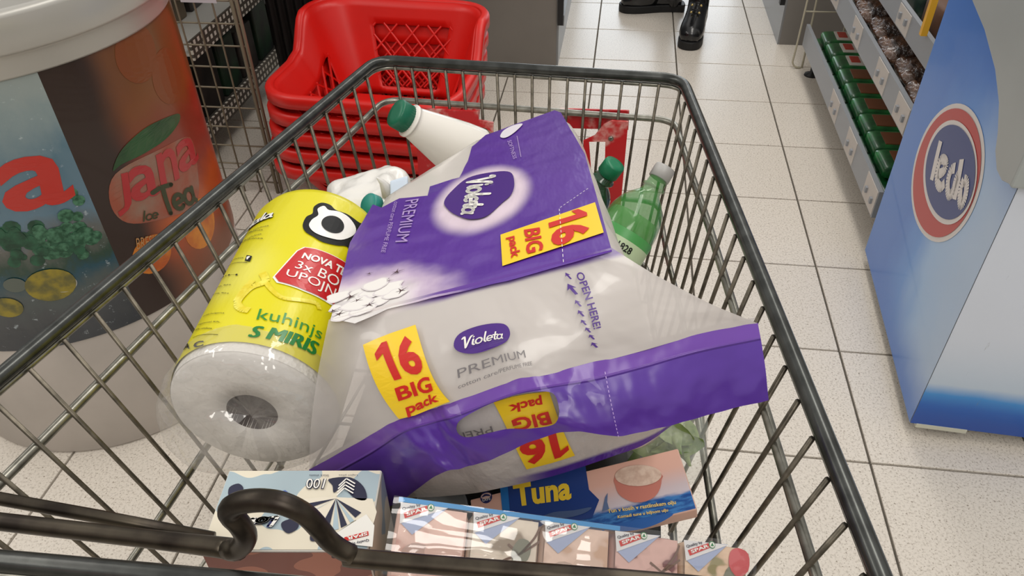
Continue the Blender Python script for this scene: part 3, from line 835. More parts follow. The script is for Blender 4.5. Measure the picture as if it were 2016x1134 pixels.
for a_, c_ in ((.045, .05), (.56, .05), (.045, .8), (.56, .8)):
    p = vadd(FZ_A, vadd(vmul(FZ_D, a_), vmul(FN, c_)))
    new('castor', *lathe([(.01, -.012), (.018, -.012), (.018, .012), (.01, .012)], (p[0], p[1], .018), (FN[0], FN[1], 0), 16), m_black, fz, True)
L1 = [(0.4756, 0.332), (0.3849, 0.5673), (0.1652, 0.5579), (0.1768, 0.3693)]
L2 = [(0.4092, 0.3953), (0.3607, 0.5354), (0.1751, 0.5522), (0.1738, 0.4058)]
L3 = [(0.3953, 0.4035), (0.3523, 0.5295), (0.1811, 0.5488), (0.1761, 0.4162)]
m_lw = M('logo white', (222, 218, 216), .4)
decal('logo_disc', S_fz, ellipse(*L1, 56), m_lw, fz, .0018)
decal('logo_ring', S_fz, ellipse(*L1, 56, .93), M('logo red', (188, 62, 62), .35), fz, .0026)
decal('logo_disc', S_fz, ellipse(*L2, 56), m_lw, fz, .0034)
decal('logo_disc', S_fz, ellipse(*L3, 56), M('logo blue', (46, 66, 128), .35), fz, .0042)
strokes2d(S_fz, [[(0.3676, 0.4936), (0.355, 0.4564), (0.3394, 0.4166)], [(0.3205, 0.4426), (0.3012, 0.4576), (0.2927, 0.4732), (0.2987, 0.4803), (0.3182, 0.4785), (0.3328, 0.4667), (0.3288, 0.445), (0.3087, 0.4314), (0.2814, 0.4347), (0.2699, 0.4513)],
    [(0.2489, 0.4987), (0.2634, 0.4856), (0.26, 0.4656), (0.2433, 0.451), (0.2254, 0.4504), (0.2189, 0.4662), (0.2259, 0.4883), (0.2233, 0.4978)], [(0.2351, 0.5257), (0.2177, 0.4966), (0.1988, 0.4579)],
    [(0.1914, 0.5056), (0.1912, 0.489), (0.1774, 0.4737), (0.1631, 0.4692), (0.1569, 0.4811), (0.1644, 0.4999), (0.1786, 0.51), (0.1914, 0.5056)]], .0215, m_lw, fz, .0050, 'lettering')

# ------------------------------------------------------------------ shelf unit along the aisle
m_rail = M('grey shelf rail', (150, 154, 160), .4, .2)
m_shelf = M('pale shelf metal', (186, 184, 178), .45)
m_tag = M('price strip paper', (198, 192, 186), .6)
su = thing('shelf_unit', 'grey metal shelf unit with price rails along the aisle', 'shelf unit', (.95, 2.45, 0))
SH = ((.705, .105, .185), (.725, .335, .41), (.76, .475, .54))
for x_, z0, z1_ in SH:
    new('shelf', *box(x_+.012, 1.3, 1.86, 3.03, z0, z0+.02), m_shelf, su)
    new('shelf_rail', *box(x_, x_+.012, 1.84, 3.03, z0, z1_), m_rail, su)
for (x_, z0, z1_), ys in zip(SH, ((2.42, 2.16, 1.9), (2.80, 2.46, 2.14, 1.92), (2.5, 2.2))):
    for y_ in ys:
        new('price_tag', *box(x_-.0015, x_, y_-.055, y_+.055, z0+.004, z1_-.004), m_tag, su)
        for q in (-.03, .025): new('tag_hook', *box(x_-.008, x_-.0015, y_+q-.006, y_+q+.006, z0+.028, z0+.044), m_rail, su)
new('back_panel', *box(1.3, 1.32, 1.86, 3.03, .0, 1.3), m_shelf, su)
new('foot', *joinm(lathe([(.028, 0), (.026, .006), (.008, .012), (.008, .105)], (.755, 2.99, 0), (0, 0, 1), 16), lathe([(.028, 0), (.026, .006), (.008, .012), (.008, .105)], (.79, 1.95, 0), (0, 0, 1), 16)), m_black, su, True)
new('upright', *box(1.24, 1.3, 1.86, 1.9, 0, 1.3), m_shelf, su); new('upright', *box(1.24, 1.3, 2.99, 3.03, 0, 1.3), m_shelf, su)
m_pack = M('green packet foil', (36, 120, 58), .3, col2=(20, 74, 38), vscale=22, coat=.3)
m_pl1 = M('white packet patch', (206, 200, 192), .4); m_pl2 = M('red packet patch', (178, 60, 44), .4); m_pl3 = M('brown packet patch', (120, 72, 46), .4)
pk = thing('snack_packet', 'green foil snack packet with red and white patch on the bottom shelf', 'packet', (0, 0, 0), 'green packets on the bottom shelf')
new('wrapper', *rbox(.14, .103, .040, .007, 10, lambda p: (p[0], p[1], p[2]*(1-.35*abs(p[0]/.07)**6))), m_pack, pk, True)
new('patch', *rbox(.06, .078, .004, .001, 4), m_pl1, pk).location = (.0, 0, .0205)
new('patch', *rbox(.03, .05, .004, .001, 4), m_pl2, pk).location = (-.006, .006, .0222)
pk2 = thing('snack_packet', 'green foil snack packet with a brown picture on the bottom shelf', 'packet', (0, 0, 0), 'brown-picture green packets on the bottom shelf')
new('wrapper', *rbox(.14, .103, .040, .007, 10, lambda p: (p[0], p[1], p[2]*(1-.35*abs(p[0]/.07)**6))), m_pack, pk2, True)
new('patch', *rbox(.055, .07, .004, .001, 4), m_pl3, pk2).location = (-.01, 0, .0205)
new('patch', *rbox(.014, .06, .004, .001, 4), m_pl1, pk2).location = (.026, .0, .0205)
first = {0: True, 1: True}
random.seed(5)
for c in range(2):
    for k in range(10):
        y_ = 1.93+k*.1075; x_ = .795+c*.145; w_ = 0 if (k >= 6 or (c == 1 and k % 3 == 0)) else 1
        src = (pk, pk2)[w_]; lo = (x_+random.uniform(-.001, .001), y_, .1465+.0); rz = random.uniform(-.02, .02)
        if first[w_]: src.location = lo; src.rotation_euler = (0, 0, rz); first[w_] = False
        else: dup(src, lo, rz)
for c in range(2):
    for k in range(9):
        y_ = 1.98+k*.1085; x_ = .80+c*.145
        dup((pk, pk2)[0 if k > 5 else 1], (x_, y_, .1915), random.uniform(-.02, .02))
m_bag = M('brown crinkled bag film', (104, 72, 52), .2, col2=(46, 34, 30), vscale=34, bump=1, bscale=55, coat=.6)
bag = tag(new('snack_bag', *rbox(.26, .138, .07, .03, 22, lambda p: (p[0], p[1], p[2]*(1-.5*abs(p[0]/.13)**2.5)+.014*noise.noise((p[0]*22, p[1]*22, p[2]*9))+.006*noise.noise((p[0]*60, p[1]*60, 3)))), m_bag, None, True), 'shiny brown crinkled snack bag lying on the middle shelf', 'bag', 'brown bags on the middle shelf')
bag.location = (.875, 1.96, .3975)
for k in range(1, 7):
    c = bag.copy(); COL.objects.link(c); c.location = (.872+.012*(k % 2), 1.96+k*.152, .3975); c.rotation_euler = (0, 0, .03*((k*37) % 5-2)/2)
m_dk = M('dark jar pack', (26, 34, 42), .35, col2=(40, 62, 50), vscale=20)
for k in range(5):
    o = new('jar_pack', *rbox(.16, .13, .09, .02, 8), (m_dk, M('brown carton', (92, 64, 48), .6))[k % 2], None, True)
    o.location = (.875, 1.97+k*.16, .542)
    tag(o, ('dark shrink-wrapped jar pack on the top shelf', 'small brown carton on the top shelf')[k % 2], ('pack', 'carton')[k % 2], ('dark packs on the top shelf', 'brown cartons on the top shelf')[k % 2])
tag(new('price_post', *box(.742, .757, 2.0, 2.015, .54, .95), M('yellow plastic strip', (226, 170, 40), .4), None, loc=(.75, 2.0, .54)), 'thin yellow plastic strip fixed upright on the shelf rail', 'strip')
ws = thing('wire_stand', 'thin pale wire stand beside the shelf end', 'wire stand', (.72, 3.12, 0))
m_cream = M('cream wire', (176, 170, 150), .4)
for x_ in (.70, .86):
    new('leg', *tube(smooth_path([(x_, 3.06, .55), (x_-.01, 3.05, .1), (x_-.01, 3.05, .02), (x_+.02, 3.05, .004), (x_+.03, 3.06, .02), (x_+.03, 3.08, .55)], 4), .004, 6), m_cream, ws, True)
for z_ in (.22, .36, .5): new('cross_wire', *tube([(.70, 3.065, z_), (.88, 3.065, z_)], .003, 6), m_cream, ws, True)

# ------------------------------------------------------------------ wire rack on the left
m_rk = M('dull rack wire', (132, 122, 104), .5, .4)
m_rk2 = M('dark shelf plate', (72, 68, 62), .6, .2)
rk = thing('wire_rack', 'dull wire display rack behind the drinks drum', 'rack', (-1.45, 2.3, 0))
for k in range(17):
    x_ = -1.02-k*.052
    new('wire', *tube([(x_, 1.95, .0), (x_, 1.95, 1.05)], .0026, 6), m_rk, rk, True)
    if k > 3: new('wire', *tube([(x_+.02, 2.95, .0), (x_+.02, 2.95, 1.05)], .0026, 6), m_rk, rk, True)
for k in range(17):
    z_ = .035+k*.062
    new('wire', *tube([(-1.01, 1.954, z_), (-1.87, 1.954, z_)], .0026, 6), m_rk, rk, True)
    new('wire', *tube([(-1.2, 2.954, z_), (-1.87, 2.954, z_)], .0026, 6), m_rk, rk, True)
for y_ in (1.95, 2.95):
    for x_ in ((-1.003, -1.016) if y_ < 2 else (-1.2, -1.213)): new('post', *tube([(x_, y_, 0), (x_, y_, 1.1)], .005, 8), m_rk, rk, True)
nh = NT('perforated edge strip', .5)
x = nh.xyz(nh.ob)
dots = nh.math('MULTIPLY', nh.math('GREATER_THAN', nh.math('FRACT', nh.math('MULTIPLY', x[1], 40)), .5), nh.math('GREATER_THAN', nh.math('FRACT', nh.math('MULTIPLY', x[2], 45)), .45))
nh.color(nh.mix(dots, (74, 68, 60), (206, 200, 188)))
for x_, z_, d_ in ((-1.235, .155, .5), (-1.185, .435, .5), (-1.18, .70, .5)):
    sh = new('shelf', *box(x_-d_, x_, 1.97, 2.94, z_-.008, z_), m_rk2 if z_ != .435 else m_shelf, rk)
    new('shelf_edge', *box(x_, x_+.006, 1.97, 2.94, z_-.02, z_+.035), nh.m, sh)
m_pb = M('dark green box print', (34, 58, 40), .5, col2=(26, 28, 28), vscale=14); m_pd = M('dark box print', (52, 46, 42), .5, col2=(30, 28, 28), vscale=12)
m_pp = M('dark violet box print', (58, 44, 84), .5)
random.seed(11)
for z_, xs, mats in ((.155, -1.42, (m_pb, m_pd)), (.435, -1.47, (m_pd, M('brown box print', (92, 78, 60), .5))), (.70, -1.42, (m_pp, m_pd))):
    for k in range(6):
        h = random.uniform(.15, .21)
        if z_ == .435: h *= .5
        o = bevel(new('grocery_box', *box(-.22, .14, -.064, .064, 0, h), mats[k % 2], None), .006)
        o.location = (xs, 2.045+k*.148, z_); o.rotation_euler = (0, 0, random.uniform(-.05, .05))
        lv = {.155: 'lowest', .435: 'middle', .70: 'upper'}[z_]
        tag(o, f'dark grocery box lying behind wires on the {lv} rack shelf', 'box', f'boxes on the {lv} rack shelf')
tag(new('price_card', *box(-.05, .05, -.001, .001, -.05, .05), M('pale card', (196, 188, 196), .6), None), 'small pale price card hanging on the wire rack', 'card').location = (-1.105, 1.943, .64)

# ------------------------------------------------------------------ black ribbed screen, counters
nr = NT('black ribbed plastic', .45)
nr.color(nr.mix(nr.noise(nr.ob, 6), (16, 15, 16), (30, 24, 24)))
V, F = [], []
N = 90
for k in range(N+1):
    x_ = -1.16+k*.56/N; d = .006*math.cos(k*2*math.pi/5)
    for z_ in (0, 1.2): V += [(x_, 2.445+d, z_), (x_, 2.475+d, z_)]
for k in range(N):
    a_ = k*4; b_ = a_+4
    F += [(a_, b_, b_+2, a_+2), (a_+1, a_+3, b_+3, b_+1), (a_+2, b_+2, b_+3, a_+3), (a_, a_+1, b_+1, b_)]
F += [(0, 2, 3, 1), (N*4, N*4+1, N*4+3, N*4+2)]
tag(new('ribbed_screen', V, F, nr.m, None, True, loc=(-.88, 2.46, 0)), 'black ribbed plastic screen standing behind the red baskets', 'screen')
m_cab = M('warm grey counter panel', (128, 122, 115), .55, var=.12, vscale=3)
m_cabs = M('brushed counter side', (136, 138, 140), .35, .4)
cb = thing('checkout_counter', 'dark grey counter end panel behind the red baskets', 'counter', (-.55, 3.5, 0))
new('body', *box(-.95, -.24, 2.99, 4.6, .0, 1.0), m_cab, cb)
new('side_panel', *box(-.24, -.232, 2.995, 4.6, .0, 1.0), m_cabs, cb)
new('bumper_strip', *box(-.232, -.212, 3.0, 4.6, .16, .20), m_cabs, cb)
new('door_handle', *box(-.236, -.214, 2.975, 3.0, .17, .30), m_black, cb)
cr_ = thing('checkout_counter', 'light grey counter end with a black handle beside the wire stand', 'counter', (.85, 3.7, 0))
new('body', *box(.672, 1.2, 3.29, 4.8, .0, 1.0), M('mid grey counter panel', (122, 118, 113), .5, var=.1, vscale=3), cr_)
new('side_panel', *box(.664, .672, 3.292, 4.8, .0, 1.0), m_cabs, cr_)
new('handle', *box(.645, .664, 3.30, 3.33, .16, .30), m_black, cr_)

# ------------------------------------------------------------------ customer in black boots
pe = thing('person', 'person in black studded ankle boots and dark trousers standing beyond the trolley', 'person', (.22, 3.55, 0))
m_lea = M('black boot leather', (18, 18, 20), .22, coat=.4)
m_sole = M('black rubber sole', (14, 14, 15), .6)
m_stud = M('gold stud', (214, 190, 130), .25, .8)
m_trou = M('black trousers', (20, 20, 24), .8)
def boot(heel, ang, sc):
    c, s_ = math.cos(ang), math.sin(ang)
    def g(p): return (heel[0]+(p[0]*c-p[1]*s_)*sc, heel[1]+(p[0]*s_+p[1]*c)*sc, p[2]*sc)
    secs = [(.283, .05, .012, .014, 0), (.274, .052, .037, .028, 0), (.24, .058, .049, .036, 0), (.20, .062, .051, .042, 0), (.155, .074, .046, .052, .15), (.11, .092, .043, .070, .3), (.08, .125, .043, .066, .8), (.062, .16, .043, .056, 1.3), (.056, .20, .045, .05, 1.57), (.056, .27, .048, .052, 1.57)]
    n = 18; V, F = [], []
    for (y, z, rx, rz, t) in secs:
        for k in range(n):
            q = 2*math.pi*k/n; cq, sq = math.cos(q), math.sin(q); u = rx*(math.copysign(abs(cq)**.45, cq) if sq < 0 and t < .5 else cq); v = rz*sq
            V.append(g((u, y-v*math.sin(t), max(z+v*math.cos(t), .026))))
    for i in range(len(secs)-1):
        for k in range(n): F.append((i*n+k, i*n+(k+1) % n, (i+1)*n+(k+1) % n, (i+1)*n+k))
    F.append(tuple(range(n))[::-1]); F.append(tuple((len(secs)-1)*n+k for k in range(n)))
    hv, hf = lathe([(.012, .02), (.038, .028), (.042, .06), (.040, .10), (.034, .13)], (0, .045, 0), (0, 0, 1), 18)
    wv, wf = rbox(.072, .15, .075, .03, 8)
    V2, F2 = joinm((V, F), ([g(p) for p in hv], hf), ([g((p[0], p[1]+.088, p[2]+.064)) for p in wv], wf))
    b = fixn(new('boot', V2, F2, m_lea, pe, True))
    ol = [(-.034, .03), (-.036, .0), (-.02, -.012), (.02, -.012), (.036, 0), (.034, .03), (.034, .10), (.046, .17), (.052, .22), (.044, .27), (.018, .293), (-.018, .293), (-.044, .27), (-.052, .22), (-.046, .17), (-.034, .10)]
    ol = rounded(grow(ol, .975), 3)
    V, F = prism([g((x, y, 0)) for x, y in ol], (0, 0, .034*sc))
    bevel(new('sole', V, F, m_sole, b), .004)
    for k in range(5):
        for sx in (-1, 1):
            p = g((sx*(.016+.002*k), .175-k*.024, .118+k*.022))
            new('stud', *lathe([(.0055, 0), (.0055, .003), (.003, .0065), (.0005, .007)], p, (sx*.2*c, -.2*s_+c*.5, .8), 10), m_stud, b, True)
        p0, p1 = g((-.016, .17-k*.024, .122+k*.022)), g((.016, .163-k*.024, .126+k*.022))
        new('lace', *tube([p0, vadd(vmul(vadd(p0, p1), .5), (0, 0, .004)), p1], .0025, 6), m_black, b, True)
    return g((0, .056, .2))
A1 = boot((.345, 3.475), math.radians(169), 1.0)
A2 = boot((.285, 3.665), math.radians(96), 1.0)
me = bpy.data.meshes.new('body')
J = [(.22, 3.62, .95), (.30, 3.56, .90), (.33, 3.52, .50), (A1[0], A1[1], .21), (.21, 3.70, .90), (.26, 3.68, .50), (A2[0], A2[1], .21),
     (.22, 3.63, 1.2), (.22, 3.63, 1.42), (.22, 3.62, 1.50), (.22, 3.60, 1.62), (.37, 3.60, 1.38), (.42, 3.55, 1.12), (.38, 3.42, .95), (.07, 3.68, 1.38), (.02, 3.66, 1.12), (.06, 3.54, .95)]
me.from_pydata([vsub(p, (.22, 3.55, 0)) for p in J], [(0, 1), (1, 2), (2, 3), (0, 4), (4, 5), (5, 6), (0, 7), (7, 8), (8, 9), (9, 10), (8, 11), (11, 12), (12, 13), (8, 14), (14, 15), (15, 16)], [])
me.materials.append(m_trou)
bo = bpy.data.objects.new('body', me); COL.objects.link(bo); bo.parent = pe
bo.modifiers.new('skin', 'SKIN'); bo.modifiers.new('sub', 'SUBSURF').levels = 1
RD = [.15, .095, .065, .045, .095, .065, .045, .13, .12, .055, .095, .06, .05, .04, .06, .05, .04]
for i, v in enumerate(me.skin_vertices[0].data if me.skin_vertices else []):
    v.radius = (RD[i], RD[i]); v.use_root = (i == 0)

# ------------------------------------------------------------------ 16-roll toilet paper pack
PKB = PK(0, 0, -PK_H)
tp = thing('toilet_paper_pack', 'large violet and white 16-roll toilet paper pack with handle strap', 'toilet paper', PKB, None, (PK_X, PK_Y, PK_Z))
m_film = M('clear film over white rolls', (214, 208, 202), .28, var=.06, vscale=9, bump=.12, bscale=16, coat=.35)
CUT = [(0.0041, 0.2697), (0.1232, 0.4128)]
def rolls(p):
    x, y, z = p
    # soft bulges of two rolls across and four along
    bx = abs(math.sin((x+.115)/.115*math.pi)); by = abs(math.sin((y+.21)/.105*math.pi))
    top = max(0, z)/.1
    if y < -.19: y -= .006*bx*(1 if abs(z) < .09 else .3)
    # the far left corner of the pack is pulled in by the tight film
    (ax_, ay_), (bx_, by_) = CUT
    X_, Y_ = x+PK_W/2, y+PK_L/2
    dx_, dy_ = bx_-ax_, by_-ay_; ln_ = math.hypot(dx_, dy_)
    d_ = ((X_-ax_)*-dy_+(Y_-ay_)*dx_)/ln_
    if d_ > 0:
        x += dy_/ln_*d_; y -= dx_/ln_*d_; z -= .05*min(d_, .06) if z > 0 else 0
    if x < -.10: x += .018*min(1, (.1-z)/.02)   # pressed in by the kitchen roll beside it
    elif x > .10: x += .010*by*(1-abs(z)/.12)+(.008*min(1, (.1-z)/.03) if x > 0 and y > -.2 else 0)
    z += .0012*noise.noise((x*30, y*30, z*30)) if abs(z) < .098 else 0
    return (x, y, z)
V, F = rbox(PK_W, PK_L, PK_H, .016, 30, rolls)
new('wrapped_rolls', *place((V, F), PK(PK_W/2, PK_L/2, -PK_H/2), PK_X, PK_Y, PK_Z), m_film, tp, True)
def num16(S, quad, parent, lift):
    q = quadmap(quad)
    V2, T = tess([q(x*.44, y) for x, y in ((.42, 0), (.80, 0), (.80, 1), (.52, 1), (.02, .80), (.02, .62), (.42, .74))])
    emit('lettering', S, V2, T, m_red_print, parent, lift)
    bl, br, tr_, tl = quad
    text(S, [q(.46, 0), q(1, 0), q(1, 1), q(.46, 1)], '6', m_red_print, parent, lift, bold=.04)
# printed top
npn = NT('violet cotton print', .3, .3)
x = npn.xyz(npn.uv)
LC = [(0.1228, 0.1965)][0]
HL, HT, HR, HB_ = [(0.0856, 0.2058), (0.128, 0.2644), (0.1595, 0.2033), (0.1158, 0.1379)]
def edist(cx, cy, rx, ry):
    u = npn.math('DIVIDE', npn.math('SUBTRACT', x[0], cx), rx); v = npn.math('DIVIDE', npn.math('SUBTRACT', x[1], cy), ry)
    return npn.math('SQRT', npn.math('ADD', npn.math('MULTIPLY', u, u), npn.math('MULTIPLY', v, v)))
LRX = (max(p[0] for p in (HL, HT, HR, HB_))-min(p[0] for p in (HL, HT, HR, HB_)))/2
LRY = (max(p[1] for p in (HL, HT, HR, HB_))-min(p[1] for p in (HL, HT, HR, HB_)))/2
halo = npn.smooth(edist(LC[0]+.002, LC[1]-.002, LRX*1.05, LRY*1.08), 1.45, 1.02)
CC = [(-0.0003, 0.0161), (0.0292, 0.055), (0.082, 0.0452)]
n1 = npn.noise(npn.uv, 22, 3)
cd = npn.math('ADD', edist(CC[0][0], CC[0][1]-.02, .115, .10), npn.math('MULTIPLY', npn.math('SUBTRACT', n1, .5), .5))
cot = npn.smooth(cd, 1.05, .62)
base = npn.mix(npn.noise(npn.uv, 9, 2), (80, 42, 142), (98, 54, 160))
base = npn.mix(halo, base, (226, 208, 222))
vo = npn.voronoi(npn.uv, 42, 'SMOOTH_F1')
boll = npn.ramp(vo['Distance'], [(0, (240, 238, 234)), (.45, (228, 224, 222)), (.75, (186, 180, 186)), (1, (160, 150, 160))])
cc = npn.mix(npn.smooth(cd, .78, .5), (216, 196, 218), boll)
npn.color(npn.mix(cot, base, cc))
wr = npn.noise(npn.scaled(npn.uv, (7, 2.2, 1)), 6, 3, .6)
npn.bump(wr, .12, .012)
PRINT = [(0.0003, 0.0057), (-0.0028, 0.0723), (-0.0094, 0.1645), (0.0011, 0.2609), (0.0133, 0.2433), (0.0318, 0.2576), (0.0652, 0.2412), (0.0655, 0.2711), (0.0991, 0.2737), (0.1078, 0.3273), (0.1118, 0.3775), (0.1291, 0.4118), (0.2197, 0.4398), (0.2266, 0.4201), (0.2363, 0.2404), (0.2297, -0.0012), (0.1467, -0.0053), (0.0487, -0.0017), (0.0237, -0.0121)]
V2, T = refine(*tess(PRINT), .012)
def toplift(a, b): return on(S_top, a, b, .0016+.0008*noise.noise((a*40, b*40, 0)))
new('printed_film', [toplift(a, b) for a, b in V2], T, npn.m, tp, True, uv=V2)
K = .0030
decal('logo', S_top, rounded([(0.0856, 0.2058), (0.0931, 0.2331), (0.1098, 0.2603), (0.1359, 0.2581), (0.1563, 0.242), (0.1595, 0.2033), (0.1554, 0.1756), (0.1469, 0.161), (0.1311, 0.1365), (0.1158, 0.1379), (0.1018, 0.1562), (0.0911, 0.1795)]), m_dviolet, tp, K)
script(S_top, [(0.1082, 0.2533), (0.1028, 0.1555), (0.1272, 0.1392), (0.1448, 0.2462)], 'Violeta', .33, m_white, tp, K+.0008, slant=.1)
LB = [(0.143, 0.0837), (0.2297, 0.1012), (0.2283, 0.0341), (0.1435, 0.02)]
decal('label', S_top, LB, m_yellow_print, tp, K)
num16(S_top, [(0.1861, 0.0924), (0.1855, 0.0271), (0.2177, 0.0367), (0.2208, 0.0952)], tp, K+.0008)
text(S_top, [(0.1639, 0.0794), (0.1641, 0.0291), (0.1785, 0.0294), (0.1781, 0.0758)], 'BIG', m_red_print, tp, K+.0008, bold=.03)
text(S_top, [(0.1477, 0.0719), (0.1488, 0.0283), (0.1594, 0.028), (0.1577, 0.0722)], 'pack', m_red_print, tp, K+.0008, bold=.03)
text(S_top, [(0.041, 0.2403), (0.0415, 0.1308), (0.0541, 0.1242), (0.0561, 0.2356)], 'PREMIUM', m_lilac, tp, K)
text(S_top, [(0.0278, 0.2467), (0.0294, 0.1151), (0.0338, 0.1114), (0.0333, 0.2427)], 'cotton care PERFUME FREE', m_lilac, tp, K)
decal('feather_print', S_top, rounded([(0.1477, 0.3835), (0.1527, 0.4055), (0.1654, 0.4163), (0.177, 0.412), (0.1697, 0.3916), (0.1603, 0.3762), (0.1526, 0.3725)]), M('feather print', (222, 216, 226), .4), tp, K)
text(S_top, [(0.156, 0.3568), (0.161, 0.2829), (0.1651, 0.2831), (0.1609, 0.3565)], 'SOFTNESS', m_lilac, tp, K)
strokes2d(S_top, [[(0.1682, 0.3667), (0.1697, 0.2828)]], .0007, m_lilac, tp, K, 'print_line')
D0, D1, D2 = [(0.2284, 0.1359), (0.1979, 0.1061), (0.1917, -0.0056)]
def dashes(S, a, b, n, w, lift, mat, name='perforation'):
    for k in range(n):
        p = [lerp(a[i], b[i], (k+.2)/n) for i in range(2)]; q = [lerp(a[i], b[i], (k+.75)/n) for i in range(2)]
        strokes2d(S, [[p, q]], w, mat, tp, lift, name)
dashes(S_top, D0, D1, 9, .0006, K+.0012, m_white); dashes(S_top, D1, D2, 12, .0005, K+.0012, m_white)
m_boll = [M('cotton boll print', (238, 235, 232), .4), M('cotton boll shade print', (224, 218, 220), .4)]
for k, p in enumerate([(0.0055, 0.0252), (0.0151, 0.0152), (0.0159, 0.0377), (0.031, 0.0353), (0.0401, 0.0163), (0.0452, 0.0351), (0.0138, 0.0074), (0.0275, 0.0073), (0.0535, 0.0199), (0.021, 0.0191), (0.0334, 0.047), (0.0008, 0.0419)]):
    rr = .010+.004*((k*7) % 4)/3
    for q, (mm, s_) in enumerate(((m_boll[1], 1.0), (m_boll[0], .86))):
        decal('cotton_boll_print', S_top, rounded([(p[0]+rr*s_*(1+.18*math.sin(t*2.4+k))*math.cos(t*math.pi/5), p[1]+rr*s_*.85*(1+.15*math.cos(t*1.9+k))*math.sin(t*math.pi/5)) for t in range(10)], 3), mm, tp, K-.0012+.00012*k+.00006*q)
m_stem = M('cotton stem print', (70, 44, 48), .5)
random.seed(2)
for p in [(0.0131, 0.0355), (0.0238, 0.0736), (0.0503, 0.0619), (0.0008, 0.0172), (0.0075, 0.0088), (0.0325, 0.0115), (0.0204, 0.0255), (0.0584, 0.0226), (0.0414, 0.0483)]:
    rr = random.uniform(.003, .006); a0_ = random.uniform(0, 2); pts = []
    for k in range(10):
        q = a0_+k*math.pi/5; r_ = rr if k % 2 == 0 else rr*.22
        r_ *= (1.0 if k % 4 else 1.5)
        pts.append((p[0]+r_*math.cos(q), p[1]+r_*.8*math.sin(q)))
    decal('stem_print', S_top, pts, m_stem, tp, K)
# upper film: from the front edge of the rolls out to the handle seam
ngs = NT('milky film', .25, .3)
x = ngs.xyz(ngs.uv)
band = ngs.math('ADD', x[1], ngs.math('MULTIPLY', ngs.noise(ngs.uv, 9, 2), .03))
tint = ngs.mix(ngs.smooth(x[0], .22, .42), (216, 208, 206), (96, 56, 150))
ngs.color(ngs.mix(ngs.smooth(band, .115, .06), (200, 194, 190), tint))
ngs.link(ngs.math('SUBTRACT', .93, ngs.math('MULTIPLY', ngs.smooth(x[0], .16, .0), .42)), ngs.p.inputs['Alpha'])
ngs.bump(ngs.noise(ngs.scaled(ngs.uv, (7, 2, 1)), 1.3, 2, .45), .25, .010)
V, F, U = grid(S_gus, 0, 1, 0, 1, 60, 24)
V = [vadd(p, (0, -.003*noise.noise((u[0]*9, u[1]*2.5, 3))*math.sin(math.pi*u[1]), 0)) for p, u in zip(V, U)]
new('end_film', V, F, ngs.m, tp, True, uv=U)
G = .0042
decal('label', S_gus, [(0.1374, 0.2502), (0.3195, 0.2304), (0.4053, 0.9637), (0.2188, 1.0048)], m_yellow_print, tp, G)
num16(S_gus, [(0.2054, 0.6117), (0.3494, 0.6283), (0.3085, 0.2967), (0.1705, 0.2888)], tp, G+.0008)
text(S_gus, [(0.2309, 0.8054), (0.3683, 0.8146), (0.3605, 0.6631), (0.2275, 0.6786)], 'BIG', m_red_print, tp, G+.0008, bold=.03)
text(S_gus, [(0.2443, 0.9921), (0.3812, 0.9489), (0.3808, 0.8296), (0.2452, 0.853)], 'pack', m_red_print, tp, G+.0008, bold=.03)
decal('logo', S_gus, rounded([(0.4353, 0.4853), (0.4524, 0.4048), (0.5061, 0.3941), (0.5671, 0.4263), (0.5737, 0.5102), (0.5462, 0.5881), (0.4831, 0.6192), (0.4489, 0.5684)]), m_dviolet, tp, G)
script(S_gus, [(0.4503, 0.5417), (0.5442, 0.5601), (0.5578, 0.4754), (0.4542, 0.4346)], 'Violeta', .24, m_white, tp, G+.0008)
text(S_gus, [(0.43, 0.7724), (0.5787, 0.7677), (0.5868, 0.6915), (0.432, 0.6925)], 'PREMIUM', m_grey_print, tp, G)
text(S_gus, [(0.4253, 0.8713), (0.5822, 0.8559), (0.5873, 0.8164), (0.4264, 0.8296)], 'cotton care/PERFUME FREE', m_grey_print, tp, G)
text(S_gus, [(0.8302, 0.1515), (0.7647, 0.651), (0.7821, 0.6498), (0.8529, 0.1457)], 'OPEN HERE!', m_dviolet, tp, G, bold=.02)
for p, s_ in zip([(0.8074, 0.1574), (0.7907, 0.2708), (0.7787, 0.3956), (0.7673, 0.484), (0.7576, 0.567), (0.7533, 0.6427), (0.7485, 0.7154), (0.7399, 0.7988)], (8, 13, 8, 8, 7, 7, 7, 8)):
    w_ = s_*.0011; h_ = s_*.0042
    decal('arrow_print', S_gus, [(p[0]+a*w_, p[1]+b*h_) for a, b in ((0, -1), (.95, -.1), (.32, -.25), (.36, .9), (-.2, .9), (-.32, -.2), (-.95, .05))], m_dviolet, tp, G)
# lower film, folded under the pack, same label upside down
nlo = NT('milky lower film', .25, .3)
x = nlo.xyz(nlo.uv)
nlo.color(nlo.mix(nlo.math('MULTIPLY', nlo.smooth(x[1], .86, .92), nlo.smooth(x[0], .42, .6)), (200, 194, 190), (84, 44, 148)))
nlo.bump(nlo.noise(nlo.scaled(nlo.uv, (12, 3, 1)), 1.6, 3), .25, .01)
V, F, U = grid(S_low, 0, 1, 0, 1, 60, 14)
new('end_film', V, F, nlo.m, tp, True, uv=U)
decal('label', S_low, [(0.4642, 0.1327), (0.6009, 0.1496), (0.6723, 0.7671), (0.522, 0.781)], m_yellow_print, tp, .002)
num16(S_low, [(0.6413, 0.442), (0.5044, 0.4627), (0.5191, 0.726), (0.6582, 0.7169)], tp, .003)
text(S_low, [(0.5972, 0.282), (0.4931, 0.2836), (0.5008, 0.3836), (0.6075, 0.3818)], 'BIG', m_red_print, tp, .003, bold=.03)
text(S_low, [(0.5775, 0.159), (0.4886, 0.165), (0.4905, 0.2444), (0.5829, 0.2452)], 'pack', m_red_print, tp, .003, bold=.03)
